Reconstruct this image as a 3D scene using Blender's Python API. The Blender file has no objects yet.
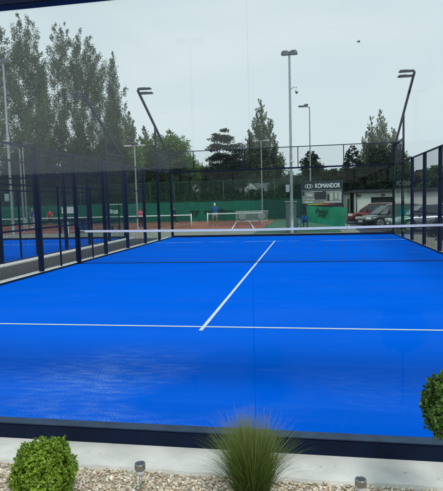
import bpy, bmesh, math, random
import numpy as np
from mathutils import Vector, Matrix
R = math.radians
PI = math.pi
rng = np.random.default_rng(7)
random.seed(7)
scene = bpy.context.scene
col = scene.collection

# ------------------------------------------------------------------ camera numbers (metres, court frame)
F_PX, YAW, PITCH, ROLL = 510.645, -0.171873, -0.085385, -0.0273400
CAM = np.array([1.37732, -13.3614, 1.62124])
_fw = np.array([math.sin(YAW)*math.cos(PITCH), math.cos(YAW)*math.cos(PITCH), math.sin(PITCH)])
_r = np.array([math.cos(YAW), -math.sin(YAW), 0.0]); _u = np.cross(_r, _fw)
_r2 = _r*math.cos(ROLL) + _u*math.sin(ROLL); _u2 = -_r*math.sin(ROLL) + _u*math.cos(ROLL)
def at(px, py, Z):
    "world point seen at a photo pixel, Z metres deep"
    d = _fw + (px-221.5)/F_PX*_r2 - (py-245.5)/F_PX*_u2
    return CAM + d*Z
def top_h(px, py, Z, ground=-0.3):
    p = at(px, py, Z); return p[2]-ground

# ------------------------------------------------------------------ materials
def new_mat(name):
    m = bpy.data.materials.new(name); m.use_nodes = True
    nt = m.node_tree; b = nt.nodes['Principled BSDF']
    return m, nt, b
def mat(name, c, rough=.6, metal=0., var=.12, scale=6., bump=0., bscale=None, c2=None, spec=.5, detail=6):
    m, nt, b = new_mat(name)
    b.inputs['Roughness'].default_value = rough; b.inputs['Metallic'].default_value = metal
    b.inputs['Specular IOR Level'].default_value = spec
    tc = nt.nodes.new('ShaderNodeTexCoord')
    n = nt.nodes.new('ShaderNodeTexNoise'); n.inputs['Scale'].default_value = scale; n.inputs['Detail'].default_value = detail
    nt.links.new(tc.outputs['Object'], n.inputs['Vector'])
    cr = nt.nodes.new('ShaderNodeValToRGB'); e = cr.color_ramp.elements
    if c2 is None:
        a = [x*(1-var) for x in c]; d = [min(1, x*(1+var)) for x in c]
    else: a, d = c, c2
    e[0].position = .3; e[1].position = .7
    e[0].color = (*a, 1); e[1].color = (*d, 1)
    nt.links.new(n.outputs['Fac'], cr.inputs['Fac']); nt.links.new(cr.outputs['Color'], b.inputs['Base Color'])
    if bump:
        n2 = nt.nodes.new('ShaderNodeTexNoise'); n2.inputs['Scale'].default_value = bscale or scale*6; n2.inputs['Detail'].default_value = 8
        nt.links.new(tc.outputs['Object'], n2.inputs['Vector'])
        bp = nt.nodes.new('ShaderNodeBump'); bp.inputs['Strength'].default_value = bump; bp.inputs['Distance'].default_value = .01
        nt.links.new(n2.outputs['Fac'], bp.inputs['Height']); nt.links.new(bp.outputs['Normal'], b.inputs['Normal'])
    return m
def island_mat(name, cols, rough=.7, transl=0., scale=.5, nvar=.35, spec=.3):
    "colour picked per leaf / per pebble, modulated by a large noise"
    m, nt, b = new_mat(name)
    b.inputs['Roughness'].default_value = rough; b.inputs['Specular IOR Level'].default_value = spec
    g = nt.nodes.new('ShaderNodeNewGeometry'); cr = nt.nodes.new('ShaderNodeValToRGB')
    els = cr.color_ramp.elements
    while len(els) < len(cols): els.new(.5)
    for i, c in enumerate(cols):
        els[i].position = i/(len(cols)-1); els[i].color = (*c, 1)
    nt.links.new(g.outputs['Random Per Island'], cr.inputs['Fac'])
    tc = nt.nodes.new('ShaderNodeTexCoord'); n = nt.nodes.new('ShaderNodeTexNoise')
    n.inputs['Scale'].default_value = scale; n.inputs['Detail'].default_value = 3
    nt.links.new(tc.outputs['Object'], n.inputs['Vector'])
    mr = nt.nodes.new('ShaderNodeMapRange'); mr.inputs['From Min'].default_value = .3; mr.inputs['From Max'].default_value = .7
    mr.inputs['To Min'].default_value = 1-nvar; mr.inputs['To Max'].default_value = 1+nvar
    nt.links.new(n.outputs['Fac'], mr.inputs['Value'])
    mx = nt.nodes.new('ShaderNodeVectorMath'); mx.operation = 'SCALE'
    nt.links.new(cr.outputs['Color'], mx.inputs[0]); nt.links.new(mr.outputs['Result'], mx.inputs['Scale'])
    nt.links.new(mx.outputs['Vector'], b.inputs['Base Color'])
    if transl:
        tr = nt.nodes.new('ShaderNodeBsdfTranslucent'); nt.links.new(mx.outputs['Vector'], tr.inputs['Color'])
        ms = nt.nodes.new('ShaderNodeMixShader'); ms.inputs['Fac'].default_value = transl
        out = nt.nodes['Material Output']
        nt.links.new(b.outputs[0], ms.inputs[1]); nt.links.new(tr.outputs[0], ms.inputs[2]); nt.links.new(ms.outputs[0], out.inputs['Surface'])
    return m
def glass_mat(name, tint, refl=2.0, dirt=.03, haze=0.):
    m = bpy.data.materials.new(name); m.use_nodes = True; nt = m.node_tree; nt.nodes.clear()
    out = nt.nodes.new('ShaderNodeOutputMaterial')
    t = nt.nodes.new('ShaderNodeBsdfTransparent'); t.inputs['Color'].default_value = (*tint, 1)
    g = nt.nodes.new('ShaderNodeBsdfGlossy'); g.inputs['Roughness'].default_value = .02
    d = nt.nodes.new('ShaderNodeBsdfDiffuse'); d.inputs['Color'].default_value = (.6, .65, .66, 1)
    fr = nt.nodes.new('ShaderNodeFresnel'); fr.inputs['IOR'].default_value = 1.5
    mu = nt.nodes.new('ShaderNodeMath'); mu.operation = 'MULTIPLY'; mu.inputs[1].default_value = refl; mu.use_clamp = True
    nt.links.new(fr.outputs[0], mu.inputs[0])
    m1 = nt.nodes.new('ShaderNodeMixShader'); nt.links.new(mu.outputs[0], m1.inputs[0]); nt.links.new(t.outputs[0], m1.inputs[1]); nt.links.new(g.outputs[0], m1.inputs[2])
    n = nt.nodes.new('ShaderNodeTexNoise'); n.inputs['Scale'].default_value = 1.3; tc = nt.nodes.new('ShaderNodeTexCoord')
    nt.links.new(tc.outputs['Object'], n.inputs['Vector'])
    mm = nt.nodes.new('ShaderNodeMath'); mm.operation = 'MULTIPLY'; mm.inputs[1].default_value = dirt*2
    nt.links.new(n.outputs['Fac'], mm.inputs[0])
    if haze:   # reflected sky haze painted as a diffuse veil, stronger upwards and to the left
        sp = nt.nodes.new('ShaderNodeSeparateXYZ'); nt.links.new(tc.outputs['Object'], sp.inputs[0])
        mr = nt.nodes.new('ShaderNodeMapRange'); mr.interpolation_type = 'SMOOTHSTEP'; mr.inputs['From Min'].default_value = 1.55; mr.inputs['From Max'].default_value = 2.25; mr.inputs['To Max'].default_value = haze
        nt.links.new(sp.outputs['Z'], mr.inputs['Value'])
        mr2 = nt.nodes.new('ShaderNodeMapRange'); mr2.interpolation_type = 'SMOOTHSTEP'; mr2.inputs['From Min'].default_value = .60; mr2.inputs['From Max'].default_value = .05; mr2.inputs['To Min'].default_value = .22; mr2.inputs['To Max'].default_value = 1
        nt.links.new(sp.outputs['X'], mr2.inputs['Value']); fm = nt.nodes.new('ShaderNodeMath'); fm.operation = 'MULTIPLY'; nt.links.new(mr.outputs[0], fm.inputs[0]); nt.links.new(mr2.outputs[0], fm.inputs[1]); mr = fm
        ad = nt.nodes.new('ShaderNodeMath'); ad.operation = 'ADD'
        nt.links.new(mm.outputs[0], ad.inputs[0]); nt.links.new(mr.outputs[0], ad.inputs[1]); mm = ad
    if haze:   # reflection graded by height: sky haze and lamp ghosts above, plant reflections suppressed below
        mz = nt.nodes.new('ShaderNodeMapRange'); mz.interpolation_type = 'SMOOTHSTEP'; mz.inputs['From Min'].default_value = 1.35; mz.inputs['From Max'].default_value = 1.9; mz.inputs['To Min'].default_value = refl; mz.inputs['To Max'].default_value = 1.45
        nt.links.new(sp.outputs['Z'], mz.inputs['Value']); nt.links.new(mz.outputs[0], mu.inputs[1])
    m2 = nt.nodes.new('ShaderNodeMixShader'); nt.links.new(mm.outputs[0], m2.inputs[0]); nt.links.new(m1.outputs[0], m2.inputs[1]); nt.links.new(d.outputs[0], m2.inputs[2])
    nt.links.new(m2.outputs[0], out.inputs['Surface'])
    return m
def wire_mat(name, c, pitch, wire):
    "chain-link surface for the far tennis fences: a procedural grid of wires with holes"
    m, nt, b = new_mat(name); b.inputs['Base Color'].default_value = (*c, 1)
    tc = nt.nodes.new('ShaderNodeTexCoord'); sp = nt.nodes.new('ShaderNodeSeparateXYZ'); nt.links.new(tc.outputs['Object'], sp.inputs[0])
    def M(op, a, bb=None):
        q = nt.nodes.new('ShaderNodeMath'); q.operation = op
        for i, v in enumerate((a, bb)):
            if v is None: continue
            if isinstance(v, (int, float)): q.inputs[i].default_value = v
            else: nt.links.new(v, q.inputs[i])
        return q.outputs[0]
    s = M('ADD', sp.outputs['X'], sp.outputs['Y'])
    masks = []
    for sg in (1, -1):
        a = M('ADD', s, M('MULTIPLY', sp.outputs['Z'], sg))
        fr = M('FRACT', M('DIVIDE', a, pitch)); masks.append(M('LESS_THAN', fr, wire/pitch))
    al = M('MAXIMUM', masks[0], masks[1])
    nt.links.new(al, b.inputs['Alpha'])
    return m

NAVY = mat('navy_powder_coat', (.004, .011, .034), .5, 0, .2, 3, .05, spec=.2)
NAVY_BEAM = mat('navy_beam_paint', (.003, .009, .032), .5, 0, .25, 5, .08, spec=.15)
NAVY_TOP = mat('lit_navy_paint', (.026, .050, .092), .6, 0, .3, 9, .1, spec=.2)  # paler copy of the beam navy: skylight on its top face put into colour
WIRE = mat('dark_wire', (.010, .020, .045), .5, 0, .1, 3)
WHITE = mat('white_paint', (.78, .8, .8), .55, 0, .05, 5)
TAPE = mat('white_net_tape', (.74, .78, .80), .6, 0, .06, 9, .15, 60)
NETM = mat('black_net_cord', (.012, .016, .03), .8)
STEEL = mat('galvanised_steel', (.30, .34, .36), .45, .5, .15, 8, .05)
DSTEEL = mat('dark_lamp_metal', (.075, .085, .10), .45, .3, .15, 8)
CONC = mat('concrete', (.55, .55, .53), .85, 0, .10, 14, .35, 160)
KERB = mat('kerb_concrete', (.78, .78, .74), .85, 0, .12, 10, .3, 120)
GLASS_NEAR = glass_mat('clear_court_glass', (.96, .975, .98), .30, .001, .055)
GLASS_FAR = glass_mat('green_tinted_glass', (.76, .87, .84), .6, .004)
GLASS_SIDE = glass_mat('green_side_glass', (.70, .85, .80), .22, .004)

def turf_mat():
    m, nt, b = new_mat('blue_sand_turf')
    b.inputs['Roughness'].default_value = 1; b.inputs['Specular IOR Level'].default_value = 0
    tc = nt.nodes.new('ShaderNodeTexCoord')
    def noise(scale, detail, vec=None, stretch=None):
        n = nt.nodes.new('ShaderNodeTexNoise'); n.inputs['Scale'].default_value = scale; n.inputs['Detail'].default_value = detail
        src = tc.outputs['Object']
        if stretch:
            mp = nt.nodes.new('ShaderNodeMapping'); mp.inputs['Scale'].default_value = stretch; nt.links.new(src, mp.inputs['Vector']); src = mp.outputs[0]
        nt.links.new(src, n.inputs['Vector']); return n.outputs['Fac']
    def ramp(f, p0, p1, c0, c1):
        r = nt.nodes.new('ShaderNodeValToRGB'); r.color_ramp.elements[0].position = p0; r.color_ramp.elements[1].position = p1
        r.color_ramp.elements[0].color = (*c0, 1); r.color_ramp.elements[1].color = (*c1, 1); nt.links.new(f, r.inputs['Fac']); return r.outputs['Color']
    def mix(f, a, c, fac=None, mode='MIX'):
        x = nt.nodes.new('ShaderNodeMix'); x.data_type = 'RGBA'; x.blend_type = mode
        if f is None: x.inputs['Factor'].default_value = fac
        else: nt.links.new(f, x.inputs['Factor'])
        for k, v in ((6, a), (7, c)):
            if isinstance(v, tuple): x.inputs[k].default_value = (*v, 1)
            else: nt.links.new(v, x.inputs[k])
        return x.outputs[2]
    base = ramp(noise(.9, 5, stretch=(.5, 1.6, 1)), .25, .75, (.000, .116, .71), (.000, .130, .79))
    fine = ramp(noise(230, 4), .3, .7, (.66, .72, .80), (1.3, 1.26, 1.18))
    c = mix(None, base, fine, .75, 'MULTIPLY')
    # turf rolls laid across the court: neighbouring rolls differ a touch
    sp = nt.nodes.new('ShaderNodeSeparateXYZ'); nt.links.new(tc.outputs['Object'], sp.inputs[0])
    mp = nt.nodes.new('ShaderNodeMath'); mp.operation = 'DIVIDE'; mp.inputs[1].default_value = 1.05; nt.links.new(sp.outputs['Y'], mp.inputs[0])
    fl = nt.nodes.new('ShaderNodeMath'); fl.operation = 'FLOOR'; nt.links.new(mp.outputs[0], fl.inputs[0])
    wn = nt.nodes.new('ShaderNodeTexWhiteNoise'); wn.noise_dimensions = '1D'; nt.links.new(fl.outputs[0], wn.inputs['W'])
    band = ramp(wn.outputs['Value'], 0, 1, (.93, .94, .95), (1.0, 1.05, 1.04))
    c = mix(None, c, band, .8, 'MULTIPLY')
    # seams
    frac = nt.nodes.new('ShaderNodeMath'); frac.operation = 'FRACT'; nt.links.new(mp.outputs[0], frac.inputs[0])
    seam = ramp(frac.outputs[0], .03, .16, (.09, .09, .09), (0, 0, 0))
    c = mix(seam, c, (.02, .20, .95))
    # drifts of pale silica sand, ground in where players run
    drift = noise(.55, 6, stretch=(.7, 1.2, 1)); grain = noise(110, 5); streak = noise(9, 6, stretch=(.5, 1.6, 1))
    d1 = ramp(drift, .46, .66, (0, 0, 0), (1, 1, 1)); g1 = ramp(grain, .47, .62, (0, 0, 0), (1, 1, 1)); s1 = ramp(streak, .42, .72, (0, 0, 0), (1, 1, 1))
    # more sand near the near wall (play area)
    mr = nt.nodes.new('ShaderNodeMapRange'); mr.inputs['From Min'].default_value = -7.2; mr.inputs['From Max'].default_value = -9.3
    mr.inputs['To Min'].default_value = .30; mr.inputs['To Max'].default_value = 1.5; nt.links.new(sp.outputs['Y'], mr.inputs['Value'])
    f = mix(None, d1, g1, 1., 'MULTIPLY'); f = mix(None, f, s1, .8, 'MULTIPLY'); f = mix(None, f, mr.outputs[0], 1., 'MULTIPLY')
    vd = nt.nodes.new('ShaderNodeVectorMath'); vd.operation = 'DISTANCE'; vd.inputs[1].default_value = (-.05, -8.95, 0); nt.links.new(tc.outputs['Object'], vd.inputs[0])
    m2 = nt.nodes.new('ShaderNodeMapRange'); m2.interpolation_type = 'SMOOTHSTEP'; m2.inputs['From Min'].default_value = 1.6; m2.inputs['From Max'].default_value = .2; m2.inputs['To Min'].default_value = .22; m2.inputs['To Max'].default_value = 1.35
    nt.links.new(vd.outputs['Value'], m2.inputs['Value'])
    sc = mix(None, f, m2.outputs[0], 1., 'MULTIPLY')
    c = mix(sc, c, (.36, .56, .88))
    # loose specks everywhere
    sk = ramp(noise(38, 2), .74, .80, (0, 0, 0), (.35, .35, .35)); c = mix(sk, c, (.35, .55, .9))
    nt.links.new(c, b.inputs['Base Color'])
    bp = nt.nodes.new('ShaderNodeBump'); bp.inputs['Strength'].default_value = .5; bp.inputs['Distance'].default_value = .006
    nt.links.new(grain, bp.inputs['Height']); nt.links.new(bp.outputs['Normal'], b.inputs['Normal'])
    return m
TURF = turf_mat()
LINE = mat('white_turf_line', (.66, .74, .80), .9, 0, .14, 40, .3, 150)
STRIP = mat('dark_gravel_strip', (.035, .038, .042), .95, 0, .2, 25, .8, 90, c2=(.11, .11, .105))
GROUND = mat('grass_and_soil', (.035, .06, .02), .95, 0, .2, .35, .4, 30, c2=(.075, .10, .035))
SANDY = mat('pale_gravel_path', (.25, .24, .19), .95, 0, .2, 3, .6, 60, c2=(.36, .34, .28))
ASPH = mat('asphalt', (.05, .052, .055), .9, 0, .2, 4, .3, 80)
CLAY = mat('red_clay_carpet', (.26, .085, .055), .95, 0, .1, 1.5, .2, 60, c2=(.34, .115, .075))
GREENC = mat('green_hard_court', (.045, .13, .065), .9, 0, .1, 1.5, .2, 60, c2=(.06, .16, .08))
SCREEN = mat('green_windscreen', (.006, .125, .085), .8, 0, .15, 1.2, .3, 8)
FGREEN = mat('green_fence_steel', (.015, .07, .045), .5)
CHAIN = wire_mat('green_chain_link', (.015, .06, .045), .12, .018)
BARK = mat('bark', (.075, .065, .05), .95, 0, .3, 3, .8, 20)
BARKD = mat('dark_bark', (.045, .035, .028), .95, 0, .3, 3, .8, 20)
BLACK = mat('black_rubber', (.012, .012, .013), .7)
SKIN = mat('skin', (.50, .30, .22), .55, 0, .05, 9)
DARKGLASS = mat('dark_car_glass', (.02, .028, .035), .08, 0, .1, 2, spec=.8)
BEIGE = mat('pale_render', (.66, .68, .62), .9, 0, .10, .9, .2, 30)
ROOFM = mat('dark_roof_felt', (.035, .04, .045), .8, 0, .2, 3)

# ------------------------------------------------------------------ mesh builder
class MB:
    def __init__(s): s.v = []; s.f = []; s.mi = []; s.smooth = []
    def add(s, vs, fs, mi=0, sm=False):
        o = len(s.v); s.v += [tuple(map(float, v)) for v in vs]
        s.f += [tuple(i+o for i in f) for f in fs]; s.mi += [mi]*len(fs); s.smooth += [sm]*len(fs); return s
    def box(s, c, d, rot=None, mi=0):
        x, y, z = (q/2 for q in d); vs = [Vector((a*x, b*y, e*z)) for e in (-1, 1) for b in (-1, 1) for a in (-1, 1)]
        if rot is not None: vs = [rot @ v for v in vs]
        c = Vector(c)
        return s.add([v+c for v in vs], [(0, 2, 3, 1), (4, 5, 7, 6), (0, 1, 5, 4), (1, 3, 7, 5), (3, 2, 6, 7), (2, 0, 4, 6)], mi)
    def bbox(s, a, b, mi=0):
        return s.box([(p+q)/2 for p, q in zip(a, b)], [abs(q-p) for p, q in zip(a, b)], None, mi)
    def bbev(s, a, b, bev=.006, mi=0):
        "box with all edges chamfered a little"
        c = [(p+q)/2 for p, q in zip(a, b)]; h = [abs(q-p)/2 for p, q in zip(a, b)]; bev = min(bev, min(h)*.45)
        bm = bmesh.new(); bmesh.ops.create_cube(bm, size=1)
        for v in bm.verts: v.co = Vector((v.co.x*2*h[0], v.co.y*2*h[1], v.co.z*2*h[2]))
        bmesh.ops.bevel(bm, geom=bm.edges[:], offset=bev, segments=2, affect='EDGES')
        for v in bm.verts: v.co += Vector(c)
        bm.verts.ensure_lookup_table(); s.add([v.co[:] for v in bm.verts], [[v.index for v in f.verts] for f in bm.faces], mi); bm.free(); return s
    def tube(s, pts, rad, n=8, cap=True, mi=0, sm=True):
        pts = [Vector(p) for p in pts]; k = len(pts)
        if not hasattr(rad, '__len__'): rad = [rad]*k
        vs = []; up = None
        for i, p in enumerate(pts):
            t = (pts[min(i+1, k-1)]-pts[max(i-1, 0)]).normalized()
            if up is None:
                up = Vector((0, 0, 1)) if abs(t.z) < .9 else Vector((1, 0, 0))
            a = t.cross(up).normalized(); b = a.cross(t).normalized(); up = b
            for j in range(n):
                q = 2*PI*j/n; vs.append(p + (a*math.cos(q)+b*math.sin(q))*rad[i])
        fs = [(i*n+j, i*n+(j+1) % n, (i+1)*n+(j+1) % n, (i+1)*n+j) for i in range(k-1) for j in range(n)]
        s.add(vs, fs, mi, sm)
        if cap:
            o = len(s.v)-len(vs); s.f += [tuple(o+j for j in range(n))[::-1], tuple(o+(k-1)*n+j for j in range(n))]; s.mi += [mi]*2; s.smooth += [False]*2
        return s
    def lathe(s, prof, c=(0, 0, 0), n=20, mi=0, M=None):
        vs = []; c = Vector(c)
        for r, z in prof:
            for j in range(n):
                q = 2*PI*j/n; v = Vector((r*math.cos(q), r*math.sin(q), z))
                if M is not None: v = M @ v
                vs.append(v+c)
        k = len(prof); fs = [(i*n+j, i*n+(j+1) % n, (i+1)*n+(j+1) % n, (i+1)*n+j) for i in range(k-1) for j in range(n)]
        return s.add(vs, fs, mi, True)
    def sheet(s, x0, x1, y0, y1, z, mi=0):
        return s.add([(x0, y0, z), (x1, y0, z), (x1, y1, z), (x0, y1, z)], [(0, 1, 2, 3)], mi)
    def build(s, name, mats, parent=None, loc=(0, 0, 0)):
        me = bpy.data.meshes.new(name); me.from_pydata(s.v, [], s.f)
        if not isinstance(mats, (list, tuple)): mats = [mats]
        for m in mats: me.materials.append(m)
        me.polygons.foreach_set('material_index', s.mi); me.polygons.foreach_set('use_smooth', s.smooth); me.update()
        o = bpy.data.objects.new(name, me); col.objects.link(o); o.location = loc
        if parent: o.parent = parent
        return o
def np_mesh(name, V, Fq, m, parent=None, loc=(0, 0, 0), smooth=False):
    "fast mesh from numpy arrays, Fq (n,k) indices"
    me = bpy.data.meshes.new(name); V = np.asarray(V, np.float32); Fq = np.asarray(Fq, np.int32)
    k = Fq.shape[1]; me.vertices.add(len(V)); me.vertices.foreach_set('co', V.ravel())
    me.loops.add(Fq.size); me.loops.foreach_set('vertex_index', Fq.ravel())
    me.polygons.add(len(Fq)); me.polygons.foreach_set('loop_start', np.arange(0, Fq.size, k, dtype=np.int32))
    me.polygons.foreach_set('loop_total', np.full(len(Fq), k, np.int32))
    if smooth: me.polygons.foreach_set('use_smooth', np.ones(len(Fq), bool))
    me.materials.append(m); me.update(calc_edges=True); me.validate()
    o = bpy.data.objects.new(name, me); col.objects.link(o); o.location = loc
    if parent: o.parent = parent
    return o
def tag(o, label=None, cat=None, group=None, kind=None):
    if label: o['label'] = label
    if cat: o['category'] = cat
    if group: o['group'] = group
    if kind: o['kind'] = kind
    return o
def empty(name, loc=(0, 0, 0), rz=0, label=None, cat=None, group=None):
    o = bpy.data.objects.new(name, None); col.objects.link(o); o.location = loc; o.rotation_euler = (0, 0, rz)
    o.empty_display_size = .2
    return tag(o, label, cat, group)
def copy_tree(o, parent=None):
    c = o.copy(); col.objects.link(c)
    if parent: c.parent = parent
    for ch in [q for q in bpy.data.objects if q.parent == o]: copy_tree(ch, c)
    return c
def text(body, size, m, parent, M, name='lettering', ext=.002, bold=0., sx=1., spacing=1.):
    cu = bpy.data.curves.new('tmp_text', 'FONT'); cu.body = body; cu.size = size; cu.extrude = ext; cu.offset = bold
    cu.align_x = 'CENTER'; cu.align_y = 'CENTER'; cu.space_character = spacing
    t = bpy.data.objects.new('tmp_text', cu); col.objects.link(t); bpy.context.view_layer.update()
    me = bpy.data.meshes.new_from_object(t.evaluated_get(bpy.context.evaluated_depsgraph_get()))
    bpy.data.objects.remove(t); me.transform(M @ Matrix.Diagonal((sx, 1, 1, 1)))
    me.materials.clear(); me.materials.append(m); me.name = name
    o = bpy.data.objects.new(name, me); col.objects.link(o); o.parent = parent; return o
FACE = Matrix.Rotation(PI/2, 4, 'X')       # text standing upright, read from the -Y side

# ------------------------------------------------------------------ ground
def ground_z(y):
    t = min(1, max(0, (y-10.4)/2.4)); return -.07 - .23*t*t*(3-2*t)
GZ = -.3
g = MB(); ys = [-300, -60, -25, -12.6, -10.46, -8, 0, 8, 10.4, 10.8, 11.2, 11.6, 12, 12.4, 12.8, 20, 40, 100, 300, 900]
xs = [-900, -200, -60, -20, -8, -5, 0, 5, 8, 20, 60, 200, 900]
g.add([(x, y, ground_z(y)) for y in ys for x in xs], [(j*len(xs)+i, j*len(xs)+i+1, (j+1)*len(xs)+i+1, (j+1)*len(xs)+i) for j in range(len(ys)-1) for i in range(len(xs)-1)])
tag(g.build('ground', GROUND), kind='structure')
tag(MB().sheet(-34, -1.9, 20.2, 36.2, GZ+.012).build('tennis_court_surface', CLAY), kind='structure')
tag(MB().sheet(-1.9, 3.2, 16.5, 36.2, GZ+.010).build('tennis_court_surround', GREENC), kind='structure')
tag(MB().sheet(-34, 4.2, 12.9, 37.5, GZ+.004).build('gravel_path', SANDY), kind='structure')
tag(MB().sheet(4.2, 45, 12.9, 70, GZ+.006).build('car_park', ASPH), kind='structure')
tag(MB().sheet(5.16, 12.5, -12, 10.4, -.062).build('gravel_border', SANDY), kind='structure')
# white lines on the clay
ml = MB(); z = GZ+.017
for a, b in (((-3.8, 20.5), (-5.55, 35.6)), ((-2.2, 20.3), (-4.4, 35.8)), ((-7.6, 23.0), (-10.2, 23.0)), ((-9.9, 20.6), (-9.3, 35.5)), ((-16.5, 20.6), (-17.5, 35.5)), ((-21.5, 20.6), (-23, 35.5))):
    a = Vector((*a, z)); b = Vector((*b, z)); n = (b-a).normalized().cross(Vector((0, 0, 1)))*.045
    ml.add([a-n, b-n, b+n, a+n], [(0, 1, 2, 3)])
for y in (29.8, 35.2, 22.0): ml.add([(-33, y-.04, z+.001), (-6, y-.04, z+.001), (-6, y+.04, z+.001), (-33, y+.04, z+.001)], [(0, 1, 2, 3)])
tag(ml.build('tennis_court_lines', WHITE), kind='structure')
# court slabs / turf / lines
def court_ground(ox):
    tag(MB().bbox((ox-5.0, -9.97, -.055), (ox+5.0, 9.97, 0)).build('court_turf', TURF), kind='structure')
    m = MB(); z = .0045
    for y in (-6.95, 6.95): m.sheet(ox-4.97, ox+4.97, y-.025, y+.025, z)
    m.sheet(ox-.025, ox+.025, -7.15, -6.976, z); m.sheet(ox-.025, ox+.025, 6.976, 7.15, z); m.sheet(ox-.025, ox+.025, -6.924, 6.924, z)
    tag(m.build('court_lines', LINE), kind='structure')
court_ground(0); court_ground(-12.4)
tag(MB().sheet(-7.02, -5.38, -12, 10.2, -.030).build('strip_between_courts', STRIP), kind='structure')
k = MB(); k.bbev((-5.40, -12, -.06), (-5.065, 10.3, .012), .01); k.bbev((-7.335, -12, -.06), (-7.00, 10.3, .012), .01)
tag(k.build('kerb', KERB), kind='structure')
# concrete apron in front of the near wall: worn, slightly wavy edge
a = MB(); n = 90; vs = []; X0, X1 = -6.0, 7.5
for i in range(n+1):
    x = X0+(X1-X0)*i/n; w = .006*math.sin(x*7.3)+.005*math.sin(x*17.1+1)
    vs += [(x, -10.02, -.030), (x, -10.355+w*.4, -.032), (x, -10.405+w, -.040), (x, -10.425+w, -.080)]
a.add(vs, [(i*4+j, i*4+j+1, (i+1)*4+j+1, (i+1)*4+j) for i in range(n) for j in range(3)])
tag(a.build('concrete_apron', mat('pale_apron_concrete', (.54, .54, .51), .9, 0, .1, 4, .6, 110, c2=(.76, .755, .72), detail=10)), kind='structure')
# gravel: real pebbles
def pebbles(n, x0, x1, y0, y1, z0, smin, smax, seed):
    r = np.random.default_rng(seed)
    bm = bmesh.new(); bmesh.ops.create_icosphere(bm, subdivisions=2, radius=1); bv = np.array([v.co[:] for v in bm.verts]); bf = np.array([[v.index for v in f.verts] for f in bm.faces]); bm.free()
    P = np.stack([r.uniform(x0, x1, n), r.uniform(y0, y1, n), z0+r.uniform(-.004, .012, n)], 1)
    S = r.uniform(smin, smax, n)**1.0; sc = np.stack([S, S*r.uniform(.6, .95, n), S*r.uniform(.4, .7, n)], 1)
    V = bv[None]*sc[:, None]
    # lumpy
    ph = r.uniform(0, 6.28, (n, 3)); V = V*(1+.30*np.sin(bv[None]*2.9+ph[:, None]).sum(2, keepdims=True)/1.6)
    q = r.uniform(0, 6.28, n); t = r.normal(0, .35, n); c, s = np.cos(q)[:, None], np.sin(q)[:, None]
    ct, st = np.cos(t)[:, None], np.sin(t)[:, None]
    y = V[..., 1]*ct-V[..., 2]*st; zz = V[..., 1]*st+V[..., 2]*ct; x = V[..., 0]
    V = np.stack([x*c-y*s, x*s+y*c, zz], 2)+P[:, None]
    F = (bf[None]+(np.arange(n)*len(bv))[:, None, None]).reshape(-1, 3)
    return V.reshape(-1, 3), F
PEB = island_mat('river_pebbles', [(.44, .34, .22), (.66, .56, .42), (.80, .75, .64), (.34, .27, .20), (.68, .55, .38), (.84, .80, .70), (.50, .45, .38), (.74, .64, .49), (.40, .30, .20)], .7, 0, 30, .3)
V, Fc = pebbles(25000, -1.9, 3.6, -11.25, -10.415, -.061, .0045, .0115, 3)
V2, F2 = pebbles(46, -1.6, 3.4, -10.40, -10.20, -.030, .002, .006, 9)
V = np.concatenate([V, V2]); Fc = np.concatenate([Fc, F2+len(V)-len(V2)])
tag(np_mesh('pebble_gravel', V, Fc, PEB, smooth=True), 'loose beige and grey pebbles along the concrete apron', 'gravel', kind='stuff')
tag(MB().sheet(-6, 7.5, -14.5, -10.42, -.062).build('gravel_bed', mat('gravel_bed_fines', (.30, .25, .18), .95, 0, .2, 60, .8, 200, c2=(.55, .48, .38))), kind='structure')

# ------------------------------------------------------------------ padel court enclosure
def wires_x(m, x0, x1, z0, z1, y, p=.05, r=.0022):
    for i in range(int(round((x1-x0)/p))+1):
        x = x0+i*p
        if x > x1+1e-6: break
        m.add([(x-r, y-r, z0), (x+r, y-r, z0), (x+r, y+r, z0), (x-r, y+r, z0), (x-r, y-r, z1), (x+r, y-r, z1), (x+r, y+r, z1), (x-r, y+r, z1)], [(0, 1, 5, 4), (1, 2, 6, 5), (2, 3, 7, 6), (3, 0, 4, 7)])
    for i in range(int(round((z1-z0)/p))+1):
        z = z0+i*p
        if z > z1+1e-6: break
        q = y+2*r
        m.add([(x0, q-r, z-r), (x0, q+r, z-r), (x0, q+r, z+r), (x0, q-r, z+r), (x1, q-r, z-r), (x1, q+r, z-r), (x1, q+r, z+r), (x1, q-r, z+r)], [(0, 1, 5, 4), (1, 2, 6, 5), (2, 3, 7, 6), (3, 0, 4, 7)])
def swap(m): m.v = [(v[1], v[0], v[2]) for v in m.v]; m.f = [f[::-1] for f in m.f]; return m

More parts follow.
